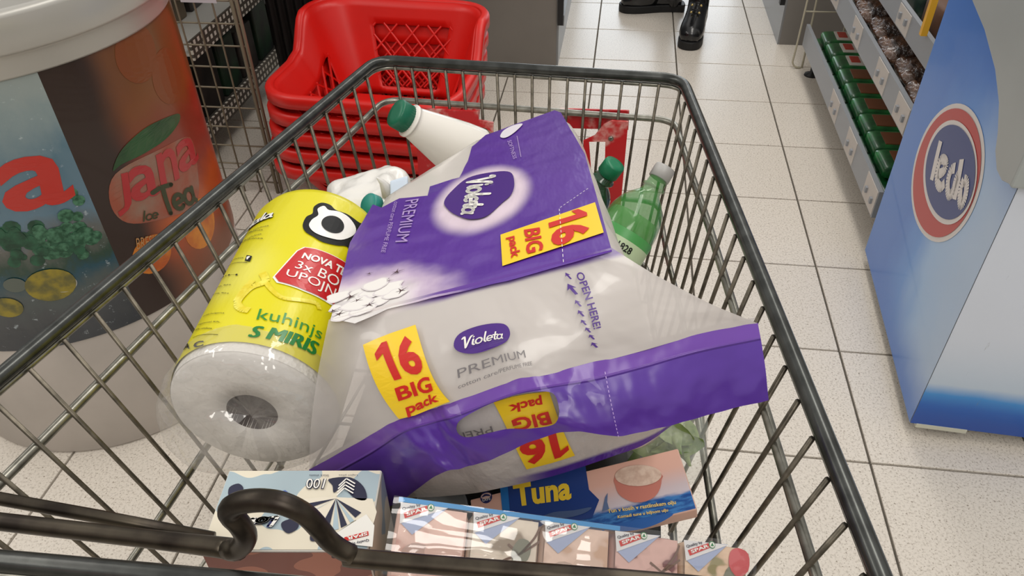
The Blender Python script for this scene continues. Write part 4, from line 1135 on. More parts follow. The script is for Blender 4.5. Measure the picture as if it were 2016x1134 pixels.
text(S_low, [(0.4554, 0.2891), (0.379, 0.2571), (0.38, 0.309), (0.4571, 0.3396)], 'PREM', m_grey_print, tp, .002)
# handle strap with its cut-out
HOLE = rounded([(0.3805, 0.3835), (0.3988, 0.2689), (0.4297, 0.2164), (0.475, 0.1904), (0.547, 0.2101), (0.5934, 0.2695), (0.5978, 0.4422), (0.5829, 0.6798), (0.5533, 0.8215), (0.5019, 0.7669), (0.4689, 0.6303), (0.4381, 0.5659), (0.4022, 0.532), (0.3826, 0.473)], 4)
def inside(p, poly):
    c = False; j = len(poly)-1
    for i in range(len(poly)):
        if (poly[i][1] > p[1]) != (poly[j][1] > p[1]) and p[0] < (poly[j][0]-poly[i][0])*(p[1]-poly[i][1])/(poly[j][1]-poly[i][1])+poly[i][0]: c = not c
        j = i
    return c
NA, NBB = 180, 22
V, F, U = grid(S_band, 0, 1, -.01, 1, NA, NBB)
F = [f for f in F if not inside((sum(U[i][0] for i in f)/4, sum(U[i][1] for i in f)/4), HOLE)]
cnt = {}
for f in F:
    for i in f: cnt[i] = cnt.get(i, 0)+1
dense = []
for i in range(len(HOLE)):
    a_, b_ = HOLE[i], HOLE[(i+1) % len(HOLE)]
    dense += [(lerp(a_[0], b_[0], q/4), lerp(a_[1], b_[1], q/4)) for q in range(4)]
for i, c in cnt.items():
    if c < 4 and .02 < U[i][0] < .98 and .03 < U[i][1] < .97:
        U[i] = min(dense, key=lambda p: ((p[0]-U[i][0])*.42)**2+((p[1]-U[i][1])*.06)**2)
def bandp(u):
    p = S_band(*u)
    w = .0035*noise.noise((u[0]*8, u[1]*1.6, 1))+.0016*noise.noise((u[0]*26, u[1]*3, 5))
    return vadd(p, (0, -w*min(1, u[1]*3), w*.5))
nbd = NT('violet strap film', .3, .3)
x = nbd.xyz(nbd.uv)
nbd.color(nbd.mix(nbd.smooth(x[1], .20, .16), (78, 42, 142), (104, 62, 158)))
nbd.bump(nbd.math('ADD', nbd.math('MULTIPLY', nbd.noise(nbd.scaled(nbd.uv, (9, 1.2, 1)), 1.3, 2, .5), .8), nbd.math('MULTIPLY', nbd.smooth(nbd.math('ABSOLUTE', nbd.math('SUBTRACT', x[1], .18)), .025, .0), -.5)), .5, .012)
new('handle_strap', [bandp(u) for u in U], F, nbd.m, tp, True, uv=U)
E0, E1 = [(0.7229, 0.1386), (0.701, 0.9841)]
dashes(S_band, E0, E1, 16, .0016, .005, m_lilac)

# ------------------------------------------------------------------ kitchen roll
RAX = vnorm(vsub(RL_B, RL_A)); RLEN = math.dist(RL_A, RL_B)
kr = thing('kitchen_roll', 'yellow wrapped kitchen paper roll with white embossed end', 'kitchen roll', vsub(RL_A, (0, 0, RL_R)))
npp = NT('embossed paper', .8, 0)
v_ = npp.voronoi(npp.ob, 260)
npp.color(npp.mix(npp.noise(npp.ob, 40, 4), (214, 210, 204), (236, 233, 228))); npp.bump(v_['Distance'], .5, .002)
nw = NT('layered paper end', .85, 0)
nw.color(nw.mix(nw.noise(nw.ob, 60, 5, .7), (214, 210, 204), (236, 233, 228))); nw.bump(nw.noise(nw.ob, 90, 4), .4, .003)
Rr = RL_R
new('paper_sheets', *lathe([(Rr*.985, .004), (Rr*.995, .012), (Rr*.995, RLEN-.01), (Rr*.94, RLEN), (.022, RLEN)], RL_A, RAX, 72, False, False), npp.m, kr, True)
new('paper_end', *lathe([(.0225, .012), (.0225, .001), (.04, .0), (Rr*.95, .001), (Rr*.985, .005)], RL_A, RAX, 72, False, False), nw.m, kr, True)
new('cardboard_core', *lathe([(.0225, .001), (.0222, RLEN), (.0, RLEN)], RL_A, RAX, 40, False, False), M('grey cardboard', (128, 120, 116), .8, var=.3, vscale=50), kr, True)
nyl = NT('yellow film', .36, .15)
x = nyl.xyz(nyl.uv)
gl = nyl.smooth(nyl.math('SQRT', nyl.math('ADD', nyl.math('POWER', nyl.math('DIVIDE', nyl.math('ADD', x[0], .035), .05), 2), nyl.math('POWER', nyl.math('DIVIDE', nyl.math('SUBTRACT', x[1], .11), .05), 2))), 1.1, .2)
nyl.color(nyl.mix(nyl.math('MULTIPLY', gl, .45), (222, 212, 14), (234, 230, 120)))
nyl.bump(nyl.noise(nyl.scaled(nyl.uv, (10, 5, 1)), 6, 3), .12, .01)
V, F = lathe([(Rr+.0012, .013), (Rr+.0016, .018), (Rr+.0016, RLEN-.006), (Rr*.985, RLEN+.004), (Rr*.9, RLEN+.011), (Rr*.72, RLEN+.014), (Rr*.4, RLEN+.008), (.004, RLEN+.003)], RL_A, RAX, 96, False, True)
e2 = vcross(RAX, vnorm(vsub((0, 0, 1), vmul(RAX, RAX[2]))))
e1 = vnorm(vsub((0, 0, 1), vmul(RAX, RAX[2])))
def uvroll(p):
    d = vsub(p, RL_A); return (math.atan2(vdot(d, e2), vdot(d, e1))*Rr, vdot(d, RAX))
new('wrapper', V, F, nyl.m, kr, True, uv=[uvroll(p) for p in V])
Rk = .0026
m_blk = M('black print', (20, 20, 20), .5, spec=.3); m_wp = M('bright white print', (244, 242, 236), .35, coat=.3)
decal('logo_outline', S_roll, rounded([(0.0115, 0.1785), (0.0114, 0.1925), (0.0156, 0.2), (0.0142, 0.2113), (0.0192, 0.2206), (0.0281, 0.2213), (0.0352, 0.2166), (0.0472, 0.2189), (0.062, 0.2188), (0.0705, 0.2256), (0.072, 0.2074), (0.0671, 0.1862), (0.0671, 0.1693), (0.0579, 0.1734), (0.048, 0.1661), (0.0351, 0.1615), (0.0246, 0.1647), (0.0165, 0.1689)], 4), m_blk, kr, Rk)
decal('logo_white', S_roll, rounded([(0.0175, 0.1787), (0.0178, 0.1892), (0.0215, 0.1987), (0.0186, 0.2083), (0.0231, 0.2158), (0.0289, 0.2116), (0.0388, 0.2156), (0.0502, 0.2143), (0.0601, 0.2059), (0.0596, 0.1931), (0.0499, 0.1762), (0.0361, 0.1697), (0.0246, 0.1706)], 4), m_wp, kr, Rk+.0006)
PU = [(0.0376, 0.1913), (0.0486, 0.1949), (0.0269, 0.1898), (0.0365, 0.2047), (0.0387, 0.1783)]
decal('logo_pupil', S_roll, ellipse(PU[2], PU[3], PU[1], PU[4], 28), m_blk, kr, Rk+.0012)
REDP = [(0.0175, 0.1374), (0.0223, 0.1448), (0.0316, 0.1471), (0.0711, 0.1516), (0.0891, 0.1547), (0.0823, 0.0975), (0.0611, 0.0907), (0.0372, 0.0892), (0.013, 0.0908), (0.008, 0.097)]
decal('badge_border', S_roll, grow(REDP, 1.05), m_wp, kr, Rk)
decal('badge', S_roll, REDP, M('badge red', (196, 30, 36), .35, coat=.3), kr, Rk+.0006)
text(S_roll, [(0.0229, 0.1278), (0.065, 0.1312), (0.0653, 0.1432), (0.0235, 0.1366)], 'NOVA TE', m_wp, kr, Rk+.0012, bold=.035)
text(S_roll, [(0.0209, 0.1124), (0.0618, 0.1123), (0.0625, 0.1266), (0.0213, 0.1232)], '3x BO', m_wp, kr, Rk+.0012)
text(S_roll, [(0.0164, 0.0968), (0.0624, 0.094), (0.0623, 0.1106), (0.0163, 0.1086)], 'UPOJN', m_wp, kr, Rk+.0012)
m_kg = M('green lettering', (24, 122, 52), .35, coat=.3); m_kg2 = M('leaf green lettering', (44, 138, 48), .35, coat=.3)
text(S_roll, [(0.0091, 0.0354), (0.0649, 0.041), (0.0643, 0.0573), (0.0075, 0.0532)], 'kuhinjs', m_kg2, kr, Rk)
for s_ in (0, .0009, .0018):
    text(S_roll, [(p[0]+s_-.0009, p[1]) for p in [(0.009, 0.018), (0.0655, 0.0253), (0.064, 0.0403), (0.0082, 0.0314)]], 'S MIRIS', m_kg, kr, Rk+s_*.1, shear=.2)
m_spl = M('pale splash print', (240, 232, 96), .3, coat=.3, col2=(226, 206, 30), vscale=90)
strokes2d(S_roll, [[(-0.0048, 0.1021), (0.0018, 0.0898), (-0.0072, 0.0827), (-0.0118, 0.0749), (-0.0145, 0.0616), (-0.0076, 0.0527), (-0.0005, 0.0505)], [(-0.0102, 0.0916), (-0.0144, 0.0809), (-0.0166, 0.0648)]], .007, m_spl, kr, Rk, 'splash_print')
strokes2d(S_roll, [[(0.0005, 0.0912), (0.0099, 0.0795), (0.0216, 0.0718), (0.0361, 0.0759), (0.0496, 0.0807), (0.0542, 0.0759)]], .0045, m_spl, kr, Rk, 'splash_print')
UL = [(-0.0685, 0.1999), (-0.0229, 0.1943), (-0.0258, 0.2101), (-0.0676, 0.2114)]
script(S_roll, UL, 'ulala', .75, m_blk, kr, Rk); script(S_roll, UL, 'ulala', .32, m_wp, kr, Rk+.0006)
for (p, q), s_ in zip(([(-0.0603, 0.1885), (-0.0231, 0.1795)], [(-0.0747, 0.1971), (-0.0281, 0.1748)], [(-0.062, 0.1767), (-0.0272, 0.1676)], [(-0.0746, 0.1844), (-0.0221, 0.1579)], [(-0.071, 0.1542), (-0.0356, 0.1337)], [(-0.0686, 0.1273), (-0.0312, 0.1053)], [(-0.073, 0.1136), (-0.034, 0.092)], [(-0.0845, 0.112), (-0.0304, 0.0783)], [(-0.054, 0.0612), (-0.0228, 0.049)], [(-0.0556, 0.0509), (-0.0221, 0.0372)], [(-0.0567, 0.0452), (-0.0281, 0.0315)]), ('100% celuloza',)*4+('100% celuloza', 'BiH', 'Posušje, BiH', 'Široki Brijeg, BiH', '81000 Podgorica', 'Higijenial Kft.', '100% celuloza')):
    h = .0022
    text(S_roll, [p, q, (q[0], q[1]+h), (p[0], p[1]+h)], s_, m_blk, kr, Rk)
FQ = [(-0.0312, 0.1274), (-0.0235, 0.1225), (-0.0245, 0.1315), (-0.0325, 0.1367)]
decal('icon_print', S_roll, FQ, m_blk, kr, Rk); text(S_roll, grow(FQ, .6), 'f', m_wp, kr, Rk+.0006, bold=.05)
strokes2d(S_roll, [[(-0.0734, 0.1492), (-0.0261, 0.122)], [(-0.052, 0.0337), (-0.018, 0.0217)]], .0005, m_blk, kr, Rk, 'print_line')
text(S_roll, [(-0.039, 0.0127), (-0.0275, 0.011), (-0.0305, 0.0187), (-0.0437, 0.0224)], 'C', m_blk, kr, Rk, bold=.03); text(S_roll, [(-0.0616, 0.0252), (-0.0454, 0.016), (-0.0523, 0.0282), (-0.0643, 0.0339)], 'A', m_blk, kr, Rk, bold=.03)
# clear film skirt bunched over the near end
m_clear = film('clear crinkled film', .1, .11, (226, 222, 218), .11, bump=.5, bscale=45)
V, F = [], []
n = 72
prof = [(Rr+.002, .03), (Rr+.003, .012), (Rr+.004, .0), (Rr*.97, -.008), (Rr*.78, -.012), (Rr*.52, -.006), (Rr*.3, -.004), (.002, -.003)]
for r_, z_ in prof:
    for k in range(n):
        q = 2*math.pi*k/n
        w = 1+.035*noise.noise((math.cos(q)*3, math.sin(q)*3, z_*60))*(1 if z_ < .01 else .3)
        ext = .012*max(0, math.cos(q-math.radians(235)))**4 if z_ < .02 else 0
        p = vadd(vadd(RL_A, vmul(RAX, z_+.006*noise.noise((q*2, z_*40, 2))-ext)), vadd(vmul(e1, (r_*w+ext)*math.cos(q)), vmul(e2, (r_*w+ext)*math.sin(q))))
        V.append(p)
for i in range(len(prof)-1):
    for k in range(n): F.append((i*n+k, i*n+(k+1) % n, (i+1)*n+(k+1) % n, (i+1)*n+k))
new('film_end', V, F, m_clear, kr, True)
FT = [(-0.3529, 0.4096, 0.8161), (-0.3641, 0.3979, 0.8118), (-0.3581, 0.3951, 0.7837), (-0.3381, 0.3913, 0.7676), (-0.3176, 0.3909, 0.7398), (-0.3122, 0.398, 0.7632), (-0.3282, 0.4004, 0.7848), (-0.344, 0.406, 0.8023)]
V, F = FT, [(0, 1, 2, 7), (7, 2, 3, 6), (6, 3, 4, 5)]
o = new('film_tail', V, F, m_clear, kr, True); o.modifiers.new('sub', 'SUBSURF').levels = 2

# ------------------------------------------------------------------ bottles
m_milk = M('white milk bottle plastic', (236, 232, 224), .25, coat=.3)
m_cap = M('dark green cap', (14, 104, 76), .38)
def ribbed_cap(P, axis, r, h, mat, parent, n=60):
    V, F = lathe([(r, 0), (r, h*.85), (r*.94, h), (r*.5, h*1.01)], P, axis, n, True, True)
    c = Vector(P); ax = Vector(axis).normalized(); out = []
    for i, v in enumerate(V):
        d = Vector(v)-c; t = d.dot(ax); rad = d-ax*t
        k = 1.0 if (i % n) % 2 else .955
        out.append(tuple(c+ax*t+rad*(k if i < 2*n else 1)))
    return new('cap', out, F, mat, parent, True)
def bottle(name, label, neck, base, prof, mat, capmat, capr, caph):
    ax = vnorm(vsub(neck, base))
    b = thing(name, label, 'bottle', base)
    new('body', *lathe(prof, base, ax, 40), mat, b, True)
    H_ = prof[-1][1]
    ribbed_cap(vadd(base, vmul(ax, H_-.004)), ax, capr, caph, capmat, b)
    return b, ax, H_
NK, BS = [(-0.2642, 0.8858, 0.8319), (-0.1833, 0.9253, 0.7547)]
axm = vnorm(vsub(NK, BS)); BSm = vadd(NK, vmul(axm, -.215))
mk, axm, Hm = bottle('milk_bottle', 'white plastic milk bottle with dark green cap leaning behind the violet pack', NK, BSm,
    [(.036, 0), (.041, .004), (.043, .02), (.043, .085), (.0415, .105), (.0375, .13), (.032, .155), (.0262, .18), (.0215, .20), (.020, .205), (.0225, .2055), (.0225, .208), (.0175, .2085), (.0175, .215)], m_milk, m_cap, .0192, .019)
S_mk = cylinder(BSm, axm, (0, -.5, 1), .0425)
V, F, U = grid(S_mk, -.1, .1, .03, .105, 30, 4)
new('label', V, F, M('brown label', (134, 88, 60), .45), mk, True)
m_glass = M('green bottle plastic', (64, 150, 66), .06, alpha=.5, coat=.6)
m_glass2 = M('dark green bottle plastic', (8, 66, 38), .08, alpha=.85, coat=.6)
PRB = [(.030, 0), (.038, .004), (.041, .02), (.041, .215), (.0405, .232), (.038, .249), (.0325, .264), (.0245, .275), (.0175, .282), (.0145, .287), (.0135, .292), (.0165, .293), (.0165, .296), (.0135, .297), (.013, .312)]
NK, BS = [(0.0712, 0.9595, 0.7192), (0.025, 0.8963, 0.6541)]
axg = vnorm(vsub(NK, BS)); BSg = vadd(NK, vmul(axg, -.31))
gb, axg, Hg = bottle('water_bottle', 'light green mineral water bottle with grey cap and pale label', NK, BSg, PRB, m_glass, M('pale grey cap', (186, 184, 182), .4), .0152, .019)
new('water', *lathe([(.028, .004), (.038, .02), (.038, .215), (.0375, .235), (.035, .245)], BSg, axg, 36), M('sparkling water tint', (150, 205, 130), .1, alpha=.6), gb, True)
S_gb = cylinder(BSg, axg, (-.25, -.7, .75), .0416)
new('label', *grid(S_gb, -.125, .125, .10, .206, 40, 3)[:2], M('pale green label', (188, 208, 168), .45), gb, True)
new('label_band', *grid(S_gb, -.125, .125, .206, .219, 40, 2)[:2], M('green label band', (78, 158, 84), .4), gb, True)
text(S_gb, [(.010, .190), (.032, .190), (.032, .200), (.010, .200)], '1828', m_blk, gb, .001, bold=.02)
strokes2d(S_gb, [[(-.035+.012*math.cos(t*.7)*(1-.3*(t % 2)), .190+.010*math.sin(t*.7)) for t in range(10)]], .0012, M('dark green engraving', (70, 110, 80), .5), gb, .001, 'emblem')
NK = [(0.0008, 0.96, 0.7245)][0]
axd = vnorm((.5, 0, .866)); BSd = vadd(NK, vmul(axd, -.25))
gd, axd, Hd = bottle('water_bottle', 'dark green bottle with green screw cap half hidden behind the violet pack', NK, BSd, [(r_*.87, z_*.25/.312) for r_, z_ in PRB[:-5]]+[(.0135, .234), (.0165, .235), (.0165, .237), (.0135, .238), (.013, .25)], m_glass2, M('green screw cap', (22, 122, 84), .4), .0155, .02)

# ------------------------------------------------------------------ crumpled bag with another green lid
random.seed(9)
def crumple(p):
    k = noise.noise((p[0]*26, p[1]*26, p[2]*26)); k2 = noise.noise((p[0]*70, p[1]*70, p[2]*70))
    s = 1+.22*k+.10*k2
    return (p[0]*s, p[1]*s, p[2]*s)
CB = [(-0.2863, 0.7775, 0.7599)][0]
wb = thing('plastic_bag', 'crumpled white plastic bag between the kitchen roll and the trolley front', 'bag', CB)
V, F = rbox(.115, .105, .072, .032, 22, crumple)
new('film', *place((V, F), CB, vnorm((.9, .3, .25)), vnorm((-.3, .9, 0)), vcross(vnorm((.9, .3, .25)), vnorm((-.3, .9, 0)))), M('white bag film', (228, 226, 222), .3, coat=.3, bump=.4, bscale=30), wb, True)
SP_ = [(-0.265, 0.7494, 0.8248), (-0.2617, 0.7555, 0.8159), (-0.2554, 0.7566, 0.8002)]
new('knot', *tube([SP_[0], SP_[1], SP_[2]], [.001, .004, .010], 7), M('knotted bag film', (226, 224, 220), .3), wb, True)
ST = [(-0.2413, 0.7544, 0.8109)][0]
new('sticker', *place(rbox(.022, .02, .004, .0018, 6), ST, vnorm((.9, .3, .2)), vnorm((-.1, .65, .75)), vnorm((.1, -.7, .7))), M('pale blue sticker', (206, 220, 238), .4), wb, True)
GL, GL2 = [(-0.2608, 0.7059, 0.8157), (-0.2475, 0.7405, 0.8109)]
gt = thing('dairy_tub', 'small tub with teal green lid beside the crumpled white bag', 'tub', vadd(GL, (0, 0, -.04)))
new('lid', *lathe([(.013, -.006), (.013, .004), (.011, .006)], GL, vnorm((-.5, -.55, .65)), 24), M('teal lid', (30, 130, 120), .4), gt, True)
new('cup', *lathe([(.009, -.03), (.0118, -.006)], GL, vnorm((-.5, -.55, .65)), 24), m_white, gt, True)

# ------------------------------------------------------------------ tissue carton
bxt = thing('tissue_box', 'pale blue and cream patterned tissue box with salmon side, behind the trolley hook', 'tissue box', vadd(BX_O, (0, 0, -.133)))
WX, WY, WH = .124, .073, .133
ncw = NT('cow pattern print', .3, .2)
pat = ncw.noise(ncw.uv, 26, 1, .3)
ncw.color(ncw.ramp(pat, [(0, (228, 220, 200)), (.50, (228, 220, 200)), (.52, (168, 186, 194)), (1, (164, 184, 194))], True))
nsl = NT('salmon cow pattern print', .45, .1)
nsl.color(nsl.ramp(nsl.noise(nsl.scaled(nsl.uv, (1, 1.4, 1)), 24, 1, .3), [(0, (56, 22, 30)), (.36, (56, 22, 30)), (.365, (172, 108, 88)), (.52, (172, 108, 88)), (.525, (128, 72, 62)), (1, (132, 74, 64))], True))
bevel(new('carton', *obox(BX_O, BX_X, BX_Y, (0, 0, 1), (0, WX), (-WY, 0), (-WH, 0)), M('carton board', (222, 220, 212), .5), bxt), .0012)
V, F, U = grid(S_bx, .001, WX-.001, -WY+.001, -.001, 2, 2)
new('lid_print', [on(S_bx, a, b, .0006) for a, b in U], F, ncw.m, bxt, uv=U)
S_bf = plane(vadd(BX_O, vmul(BX_Y, -WY)), BX_X, (0, 0, 1)); FLAT.add(id(S_bf))
V, F, U = grid(S_bf, .001, WX-.001, -WH+.001, -.001, 2, 2)
new('side_print', [on(S_bf, a, b, .0006) for a, b in U], F, nsl.m, bxt, uv=U)
S_br = plane(vadd(BX_O, vmul(BX_X, WX)), BX_Y, (0, 0, 1)); FLAT.add(id(S_br))
V, F, U = grid(S_br, -WY+.001, -.001, -WH+.001, -.001, 2, 2)
new('side_print', [on(S_br, a, b, .0006) for a, b in U], F, ncw.m, bxt, uv=U)
Bk = .0014
m_ink = M('dark blue print', (34, 36, 62), .35, coat=.3); m_cream2 = M('cream print', (230, 222, 204), .4); m_pblue = M('pale blue print', (172, 192, 202), .4); m_mb = M('mid blue print', (78, 102, 176), .4)
for q in ([(0.0831, -0.0097), (0.0999, -0.0082), (0.1119, -0.017), (0.1162, -0.0289), (0.1074, -0.0284), (0.0956, -0.0179), (0.0897, -0.0227), (0.0872, -0.016)],):
    decal('cow_patch', S_bx, rounded(q, 4), m_ink, bxt, Bk)
decal('cow_patch', S_bx, rounded([(0.0057, -0.0177), (0.0119, -0.0139), (0.0173, -0.0187), (0.0151, -0.0254), (0.0082, -0.0263)], 4), m_ink, bxt, Bk)
decal('cow_patch', S_bx, rounded([(0.0552, -0.0493), (0.0656, -0.0457), (0.0686, -0.0537), (0.0629, -0.0589), (0.0576, -0.0559)], 4), m_ink, bxt, Bk)
decal('cow_patch', S_bx, rounded([(0.0791, -0.0598), (0.0827, -0.059), (0.0847, -0.065), (0.0802, -0.065)], 4), m_ink, bxt, Bk)
decal('cow_patch', S_bx, rounded([(0.0461, -0.0245), (0.0507, -0.0202), (0.0557, -0.0264), (0.0499, -0.0269)], 3), m_mb, bxt, Bk)
# zebra fan of tissue strokes on the pull-out flap
apex = [(0.0923, -0.0284)][0]
decal('flap_print', S_bx, [(0.0522, -0.0302), (0.0832, -0.0265), (0.1208, -0.0284), (0.1258, -0.0404), (0.1247, -0.052), (0.1106, -0.0476), (0.0941, -0.0624), (0.0886, -0.0537), (0.0703, -0.0403)], m_cream2, bxt, Bk)
for q, mm in (([(0.0583, -0.0357), (0.0664, -0.0403)], m_ink), ([(0.0717, -0.043), (0.0752, -0.0412)], m_pblue), ([(0.0855, -0.0537), (0.0922, -0.0564)], m_ink), ([(0.095, -0.0572), (0.0996, -0.0555)], m_pblue), ([(0.101, -0.0546), (0.1052, -0.052)], m_ink), ([(0.1072, -0.0502), (0.1099, -0.0485)], m_pblue), ([(0.1103, -0.0458), (0.1142, -0.0413)], m_ink)):
    decal('fan_stripe', S_bx, [apex, q[0], q[1]], mm, bxt, Bk+.0005)
decal('corner_print', S_bx, [(0.1184, -0.0431), (0.126, -0.0529), (0.1272, -0.0709), (0.0988, -0.0675), (0.0948, -0.0624)], m_white, bxt, Bk+.0010)
decal('badge', S_bx, [(0.1222, -0.0581), (0.1052, -0.0633), (0.1062, -0.0667), (0.1231, -0.0616)], m_red_print, bxt, Bk+.0015)
text(S_bx, [(0.1216, -0.059), (0.1071, -0.0633), (0.108, -0.0662), (0.1224, -0.0616)], 'SPAR', m_white, bxt, Bk+.0020, bold=.03)
TR = [(0.1026, -0.0654)][0]
def tree_logo(S, c, r, parent, lift, up=1):
    decal('tree_logo', S, [(c[0]+r*math.cos(t*math.pi/10), c[1]+r*math.sin(t*math.pi/10)) for t in range(20)], m_green_print, parent, lift)
    decal('tree_logo', S, [(c[0]+r*.8*math.cos(t*math.pi/10), c[1]+r*.8*math.sin(t*math.pi/10)) for t in range(20)], m_white, parent, lift+.0003)
    decal('tree_logo', S, [(c[0], c[1]+r*.65*up), (c[0]-r*.5*up, c[1]-r*.35*up), (c[0]+r*.5*up, c[1]-r*.35*up)], m_green_print, parent, lift+.0006)
tree_logo(S_bx, TR, .0019, bxt, Bk+.0016, -1)
text(S_bx, [(0.1235, -0.0641), (0.1109, -0.0675), (0.1117, -0.07), (0.1243, -0.0667)], 'Quality by', m_ink, bxt, Bk+.0015, bold=.015)
text(S_bx, [(0.0815, -0.0097), (0.0644, -0.0096), (0.0674, -0.0198), (0.0827, -0.0198)], '100', m_ink, bxt, Bk+.0005, bold=.06, shear=.2)
text(S_bx, [(0.0812, -0.0101), (0.0649, -0.0101), (0.0677, -0.0193), (0.0822, -0.0194)], '100', m_wp, bxt, Bk+.0010, bold=.0, shear=.2)
text(S_bx, [(0.0824, -0.0057), (0.0668, -0.0057), (0.0673, -0.0076), (0.0828, -0.0077)], 'Stück sheets', m_ink, bxt, Bk+.0005)
text(S_bx, [(0.1056, -0.0058), (0.0905, -0.0057), (0.0909, -0.0077), (0.106, -0.0078)], 'Lagen plies', m_ink, bxt, Bk+.0010)
for k in range(4):
    z = [(0.0926, -0.017), (0.0974, -0.0102), (0.1052, -0.0151)]
    off = [(0.0982, -0.0121), (0.0987, -0.0151)]; dy = (off[1][1]-off[0][1])*k
    strokes2d(S_bx, [[(z[0][0], z[0][1]+dy), (z[1][0], z[1][1]+dy)], [(z[1][0], z[1][1]+dy), (z[2][0], z[2][1]+dy)]], .0011, m_wp, bxt, Bk+.0012, 'ply_icon')
LQ = [(0.0524, -0.0439), (0.0178, -0.0457), (0.0193, -0.0563), (0.0532, -0.0537)]
script(S_bx, LQ, 'Love', .62, m_navy, bxt, Bk+.0005); script(S_bx, LQ, 'Love', .3, m_wp, bxt, Bk+.0010)

# ------------------------------------------------------------------ handkerchief multipack
MPL, MPH, MPT = .277, .100, .056
mpk = thing('handkerchief_multipack', 'shrink-wrapped row of five floral handkerchief packs', 'tissue packs', vadd(MP_O, vadd(vmul(MP_Z, -MPT), vmul(MP_Y, -MPH))))
FLOW = [((222, 184, 170), (196, 140, 126)), ((218, 204, 186), (150, 132, 112)), ((220, 190, 172), (206, 168, 142)), ((206, 166, 156), (128, 84, 84)), ((214, 184, 156), (150, 140, 100))]
m_twig = M('twig print', (112, 82, 66), .4); m_lf = M('grey leaf print', (122, 122, 104), .4); m_pinkd = M('rose print', (204, 92, 96), .4)
PWD = MPL/5
for k in range(5):
    a0_ = k*PWD
    nfp = NT('petal print', .3, .2)
    ff = nfp.noise(nfp.scaled(nfp.uv, (1, 1.3, 1)), 34+6*k, 2, .4)
    nfp.color(nfp.ramp(ff, [(0, FLOW[k][1]), (.40, FLOW[k][1]), (.46, FLOW[k][0]), (.56, tuple(min(255, c+14) for c in FLOW[k][0])), (1, FLOW[k][0])]))
    pc = new('tissue_pack', *place(rbox(PWD-.001, MPH-.002, MPT-.004, .006, 14), vadd(MP_O, vadd(vadd(vmul(MP_X, a0_+PWD/2), vmul(MP_Y, -MPH/2)), vmul(MP_Z, -MPT/2-.001))), MP_X, MP_Y, MP_Z), M('tissue pack film', FLOW[k][0], .4), mpk, True)
    V, F, U = grid(S_mp, a0_+.003, a0_+PWD-.003, -MPH+.004, -.003, 2, 2)
    new('petal_print', [on(S_mp, a, b, -.0002) for a, b in U], F, nfp.m, pc, uv=U)
    ml = .0006
    cr1 = M('corner white print', (226, 224, 224), .35, coat=.3); cr2 = M('corner blue print', (164, 176, 208), .35, coat=.3)
    q = lambda x, y: (a0_+x*PWD, -y*PWD)
    sh_ = lambda L: [(p[0]+a0_, p[1]) for p in L]
    decal('corner_fold', S_mp, sh_([(0.0042, -0.0167), (0.0137, -0.0239), (0.0382, -0.0008), (0.029, -0.0012)]), cr2, pc, ml)
    decal('corner_fold', S_mp, sh_([(0.0017, -0.0018), (0.0035, -0.0172), (0.0383, -0.0012)]), cr1, pc, ml+.0004)
    decal('badge', S_mp, sh_([(0.0066, -0.0131), (0.0234, -0.005), (0.0217, -0.0018), (0.0049, -0.0092)]), m_red_print, pc, ml+.0008)
    text(S_mp, sh_([(0.0079, -0.0114), (0.0222, -0.0048), (0.0211, -0.0026), (0.0067, -0.009)]), 'SPAR', m_white, pc, ml+.0012, bold=.03)
    text(S_mp, sh_([(0.0043, -0.0082), (0.0173, -0.0031), (0.0162, -0.0007), (0.0032, -0.0057)]), 'Quality by', m_ink, pc, ml+.0010, bold=.02)
    tree_logo(S_mp, sh_([(0.0246, -0.0029)])[0], .0027, pc, ml+.0010)
    q0 = q; q = lambda x, y, q0=q0: q0(x, y*.56)
    if k in (1, 3):
        strokes2d(S_mp, [[q(.98, .55), q(.72, .9), q(.5, 1.1), q(.3, 1.45)], [q(.72, .9), q(.55, .7)], [q(.5, 1.1), q(.8, 1.35), q(.95, 1.5)], [q(.97, .2), q(.9, .5), q(.72, .9)], [q(.3, 1.45), q(.12, 1.2)]], .0017, m_twig, pc, ml, 'twig_print')
    if k in (1, 4):
        decal('leaf_print', S_mp, rounded([q(.70, .55), q(.86, .62), q(.84, 1.0), q(.68, 1.15), q(.6, .9)], 3), m_lf, pc, ml)
    if k == 4:
        decal('rose_print', S_mp, rounded([q(.84, .08), q(.99, .2), q(.98, .6), q(.82, .78), q(.70, .55), q(.72, .2)], 3), m_pinkd, pc, ml+.0002)
    if k in (0, 2, 3):
        for cx, cy, rr in ((.35, 1.25, .22), (.68, 1.1, .24), (.62, 1.5, .26)):
            decal('petal_shape', S_mp, [(a0_+(cx+rr*math.cos(t*math.pi/8))*PWD, -(cy*.56+rr*.8*math.sin(t*math.pi/8))*PWD) for t in range(16)], M('petal shape print', tuple(int(c*(.86+.12*(cx > .5))) for c in FLOW[k][0]), .35), pc, ml-.0003+cx*.0003)
bl_ = new('blue_edge', *obox(MP_O, MP_X, MP_Y, MP_Z, (0, MPL*.62), (-.0015, .002), (-.004, .0012)), M('blue film edge', (40, 140, 204), .3, coat=.4), mpk)
m_shrink = film('clear shrink film', .05, .085, haze=.02)
V, F, U = grid(S_mp, -.004, MPL+.004, -MPH-.002, .002, 110, 46)
new('shrink_film', [on(S_mp, a, b, .0034+.0026*noise.noise((a*16, b*95, 1))+.0008*noise.noise((a*70, b*50, 4))) for a, b in U], F, m_shrink, mpk, True)

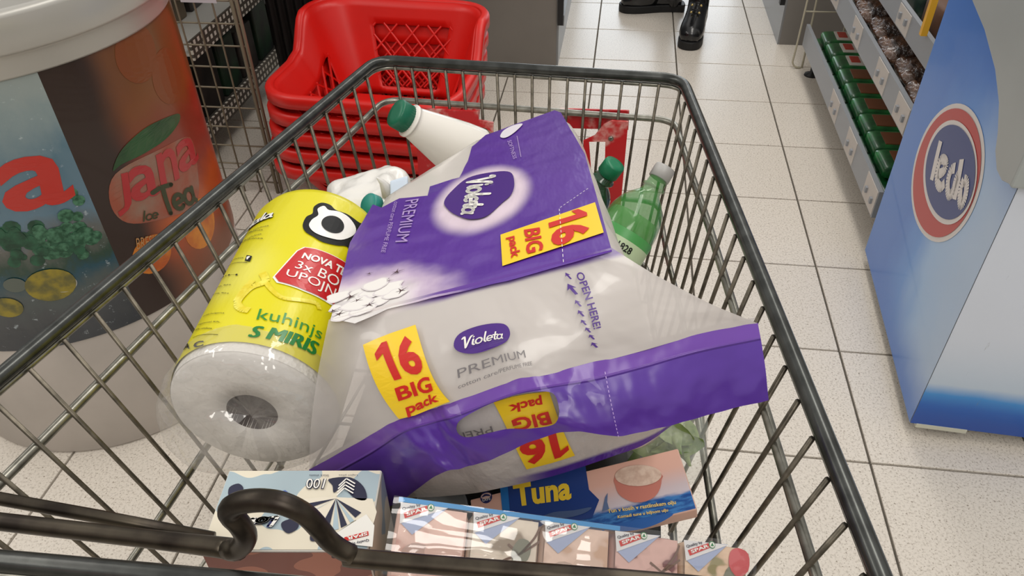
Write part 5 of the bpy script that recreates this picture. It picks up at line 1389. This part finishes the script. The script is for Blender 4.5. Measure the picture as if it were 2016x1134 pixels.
# ------------------------------------------------------------------ tuna carton
TW = math.dist(TN_O, TN_R); TH = math.dist(TN_R, TN_B); TD = .022
tn = thing('tuna_carton', 'pink and blue carton of canned tuna wedged under the pack', 'carton', vadd(TN_O, vadd(vmul(TN_Z, -TD), vmul(TN_Y, -TH))))
bevel(new('carton', *obox(TN_O, TN_X, TN_Y, TN_Z, (0, TW), (-TH, 0), (-TD, 0)), M('pink carton board', (224, 184, 168), .5), tn), .0015)
ntn = NT('tuna carton print', .35, .2)
x = ntn.xyz(ntn.uv)
zz = ntn.math('ADD', x[1], ntn.math('MULTIPLY', ntn.math('SUBTRACT', ntn.noise(ntn.scaled(ntn.uv, (1, 3, 1)), 40, 4), .5), .008))
sea = ntn.mix(ntn.smooth(ntn.noise(ntn.scaled(ntn.uv, (1, 4, 1)), 70, 4, .6), .4, .62), (18, 74, 148), (58, 124, 190))
sky = ntn.ramp(ntn.smooth(x[1], -TH, 0), [(0, (206, 204, 216)), (.40, (208, 192, 196)), (.8, (226, 180, 164)), (1, (226, 178, 160))])
ntn.color(ntn.mix(ntn.smooth(zz, -TH*.66, -TH*.73), sky, sea))
V, F, U = grid(S_tn, .001, TW-.001, -TH+.001, -.001, 2, 2)
new('face_print', [on(S_tn, a, b, .0006) for a, b in U], F, ntn.m, tn, uv=U)
Tk = .0014
m_tblue = M('royal blue print', (24, 58, 128), .35, coat=.2)
decal('banner_print', S_tn, [(0.0319, 0.0085), (0.1107, 0.0073), (0.1087, -0.0182), (0.1154, -0.0294), (0.1057, -0.0433), (0.0847, -0.0428), (0.0299, -0.0379), (0.029, -0.0151)], m_tblue, tn, Tk)
decal('banner_edge', S_tn, [(0.0299, 0.0051), (0.0372, 0.0052), (0.0337, -0.0374), (0.0272, -0.0373)], M('bright blue print', (30, 112, 186), .35), tn, Tk+.0005)
text(S_tn, [(0.0409, -0.0181), (0.0916, -0.0235), (0.0954, -0.0017), (0.0417, 0.0036)], 'Tuna', M('golden print', (236, 200, 54), .35), tn, Tk+.0010, bold=.04)
text(S_tn, [(0.1201, -0.044), (0.1789, -0.0502), (0.1793, -0.0457), (0.1203, -0.0395)], 'Tun v kosih v rastlinskem olju', M('gold print', (240, 206, 110), .4), tn, Tk+.0005, bold=.02)
text(S_tn, [(0.1272, -0.0503), (0.1705, -0.0545), (0.1711, -0.051), (0.1276, -0.0468)], 'Komadi tune u biljnom ulju', M('gold print', (240, 206, 110), .4), tn, Tk+.0005, bold=.02)
C0 = [(0.1323, -0.0169), (0.1557, -0.0074), (0.1744, -0.0205), (0.1517, -0.0276)]
decal('fish_chunk_print', S_tn, rounded([(0.1341, -0.0116), (0.1323, -0.0208), (0.1332, -0.0282), (0.138, -0.0345), (0.145, -0.0391), (0.1546, -0.0405), (0.1635, -0.0381), (0.1697, -0.0321), (0.1731, -0.0249), (0.1741, -0.0199), (0.1545, -0.012)], 2), M('fish pink print', (196, 122, 108), .4), tn, Tk)
decal('fish_chunk_print', S_tn, ellipse(*[(0.1338, -0.013), (0.1545, -0.0066), (0.1741, -0.0199), (0.1539, -0.0263)], 30), M('fish pale print', (224, 200, 182), .4, col2=(202, 172, 154), vscale=160), tn, Tk+.0005)
SF = [(0.0156, -0.0022)][0]
decal('safe_logo', S_tn, [(SF[0]+.0056*math.cos(t*math.pi/14), SF[1]+.0056*math.sin(t*math.pi/14)) for t in range(28)], m_navy, tn, Tk)
decal('safe_logo', S_tn, [(SF[0]+.0048*math.cos(t*math.pi/14), SF[1]+.0012+.0028*math.sin(t*math.pi/14)) for t in range(28)], M('pale pink print', (222, 190, 180), .4), tn, Tk+.0004)
decal('safe_logo', S_tn, rounded([(SF[0]-.004, SF[1]+.0005), (SF[0]-.001, SF[1]+.003), (SF[0]+.003, SF[1]+.0018), (SF[0]+.004, SF[1]), (SF[0], SF[1]+.001)], 3), m_navy, tn, Tk+.0007)
text(S_tn, [(SF[0]-.004, SF[1]-.0036), (SF[0]+.004, SF[1]-.0036), (SF[0]+.004, SF[1]-.0014), (SF[0]-.004, SF[1]-.0014)], 'SAFE', m_white, tn, Tk+.0007)
decal('fin_print', S_tn, [(0.1155, -0.0402), (0.1211, -0.0284), (0.1242, -0.0254), (0.1218, -0.0333), (0.122, -0.0399)], M('steel blue print', (92, 112, 150), .4), tn, Tk+.0006)
decal('leaping_fish_print', S_tn, rounded([(0.0587, -0.0337), (0.0733, -0.0307), (0.0913, -0.0333), (0.1073, -0.0344), (0.0995, -0.0381), (0.081, -0.0382)], 3), M('steel blue print', (70, 92, 134), .4), tn, Tk+.0006)
# bowed tuck flap along the lower edge
fl_ = [(0.1045, -0.0562), (0.1271, -0.0557), (0.1582, -0.0569), (0.1945, -0.0577)]
decal('tuck_flap', S_tn, rounded([(0.1161, -0.0549), (0.1365, -0.0544), (0.1728, -0.056), (0.1661, -0.0606), (0.1475, -0.0633), (0.128, -0.0613)], 4), M('tuck flap print', (36, 92, 164), .35), tn, .003)

# ------------------------------------------------------------------ things below: dark tray, tin, salad bag
ct = thing('cardboard_tray', 'black cardboard tray underneath the tuna and handkerchief packs', 'tray', (-.1, .44, .492))
m_ct = M('black cardboard', (22, 21, 22), .55)
bevel(new('tray', *box(-.262, .074, .285, .60, .493, .640), m_ct, ct), .003)
new('tray_lip', *joinm(box(-.262, .074, .285, .289, .640, .652), box(-.262, .074, .596, .60, .640, .652)), m_ct, ct)
TNC = [(-0.1305, 0.4105, 0.6876)][0]
ti = thing('food_tin', 'small grey tin with a dark blue rim beside the tuna carton', 'tin', vadd(TNC, (0, 0, -.03)))
new('can', *lathe([(.024, -.028), (.025, -.026), (.025, .0), (.023, .001), (.022, -.001), (.0, -.001)], TNC, (0, -.25, .97), 36), M('grey tin lid', (120, 124, 126), .4, .4), ti, True)
new('paper_band', *lathe([(.0255, -.024), (.0255, -.004)], TNC, (0, -.25, .97), 36, False, False), M('dark blue tin label', (30, 48, 96), .4), ti, True)
SB = [(0.0823, 0.5099, 0.6943)][0]
sb = thing('salad_bag', 'clear bag of green salad leaves beside the tuna carton', 'salad', SB)
m_leaf = M('salad leaf', (96, 122, 62), .5, col2=(150, 166, 104), vscale=50)
random.seed(21)
for k in range(16):
    c = Vector(SB)+Vector((random.gauss(-.008, .012), random.gauss(.012, .018), random.gauss(-.012, .012)))
    a_ = random.uniform(0, 6.28); u = Vector((math.cos(a_), math.sin(a_), random.uniform(-.5, .5))).normalized(); w = u.orthogonal().normalized()
    V = []; F = []
    for i in range(7):
        f = i/6; wd = .010*math.sin(math.pi*min(f+.08, 1))+.001
        for j in (-1, 0, 1):
            V.append(tuple(c+u*(f-.5)*.05+w*(j*wd)+u.cross(w)*(.004*abs(j)+.010*f*f)))
    for i in range(6):
        for j in range(2): F.append((i*3+j, i*3+j+1, i*3+j+4, i*3+j+3))
    new('leaf', V, F, m_leaf, sb, True)
new('bag_film', *place(rbox(.075, .09, .06, .025, 12, lambda p: tuple(q*(1+.15*noise.noise((p[0]*60, p[1]*60, p[2]*60))) for q in p)), vadd(SB, (-.006, .012, -.012)), (1, 0, 0), (0, 1, 0), (0, 0, 1)), M('clear salad film', (226, 232, 222), .1, alpha=.2, bump=.5, bscale=60, coat=.6), sb, True)
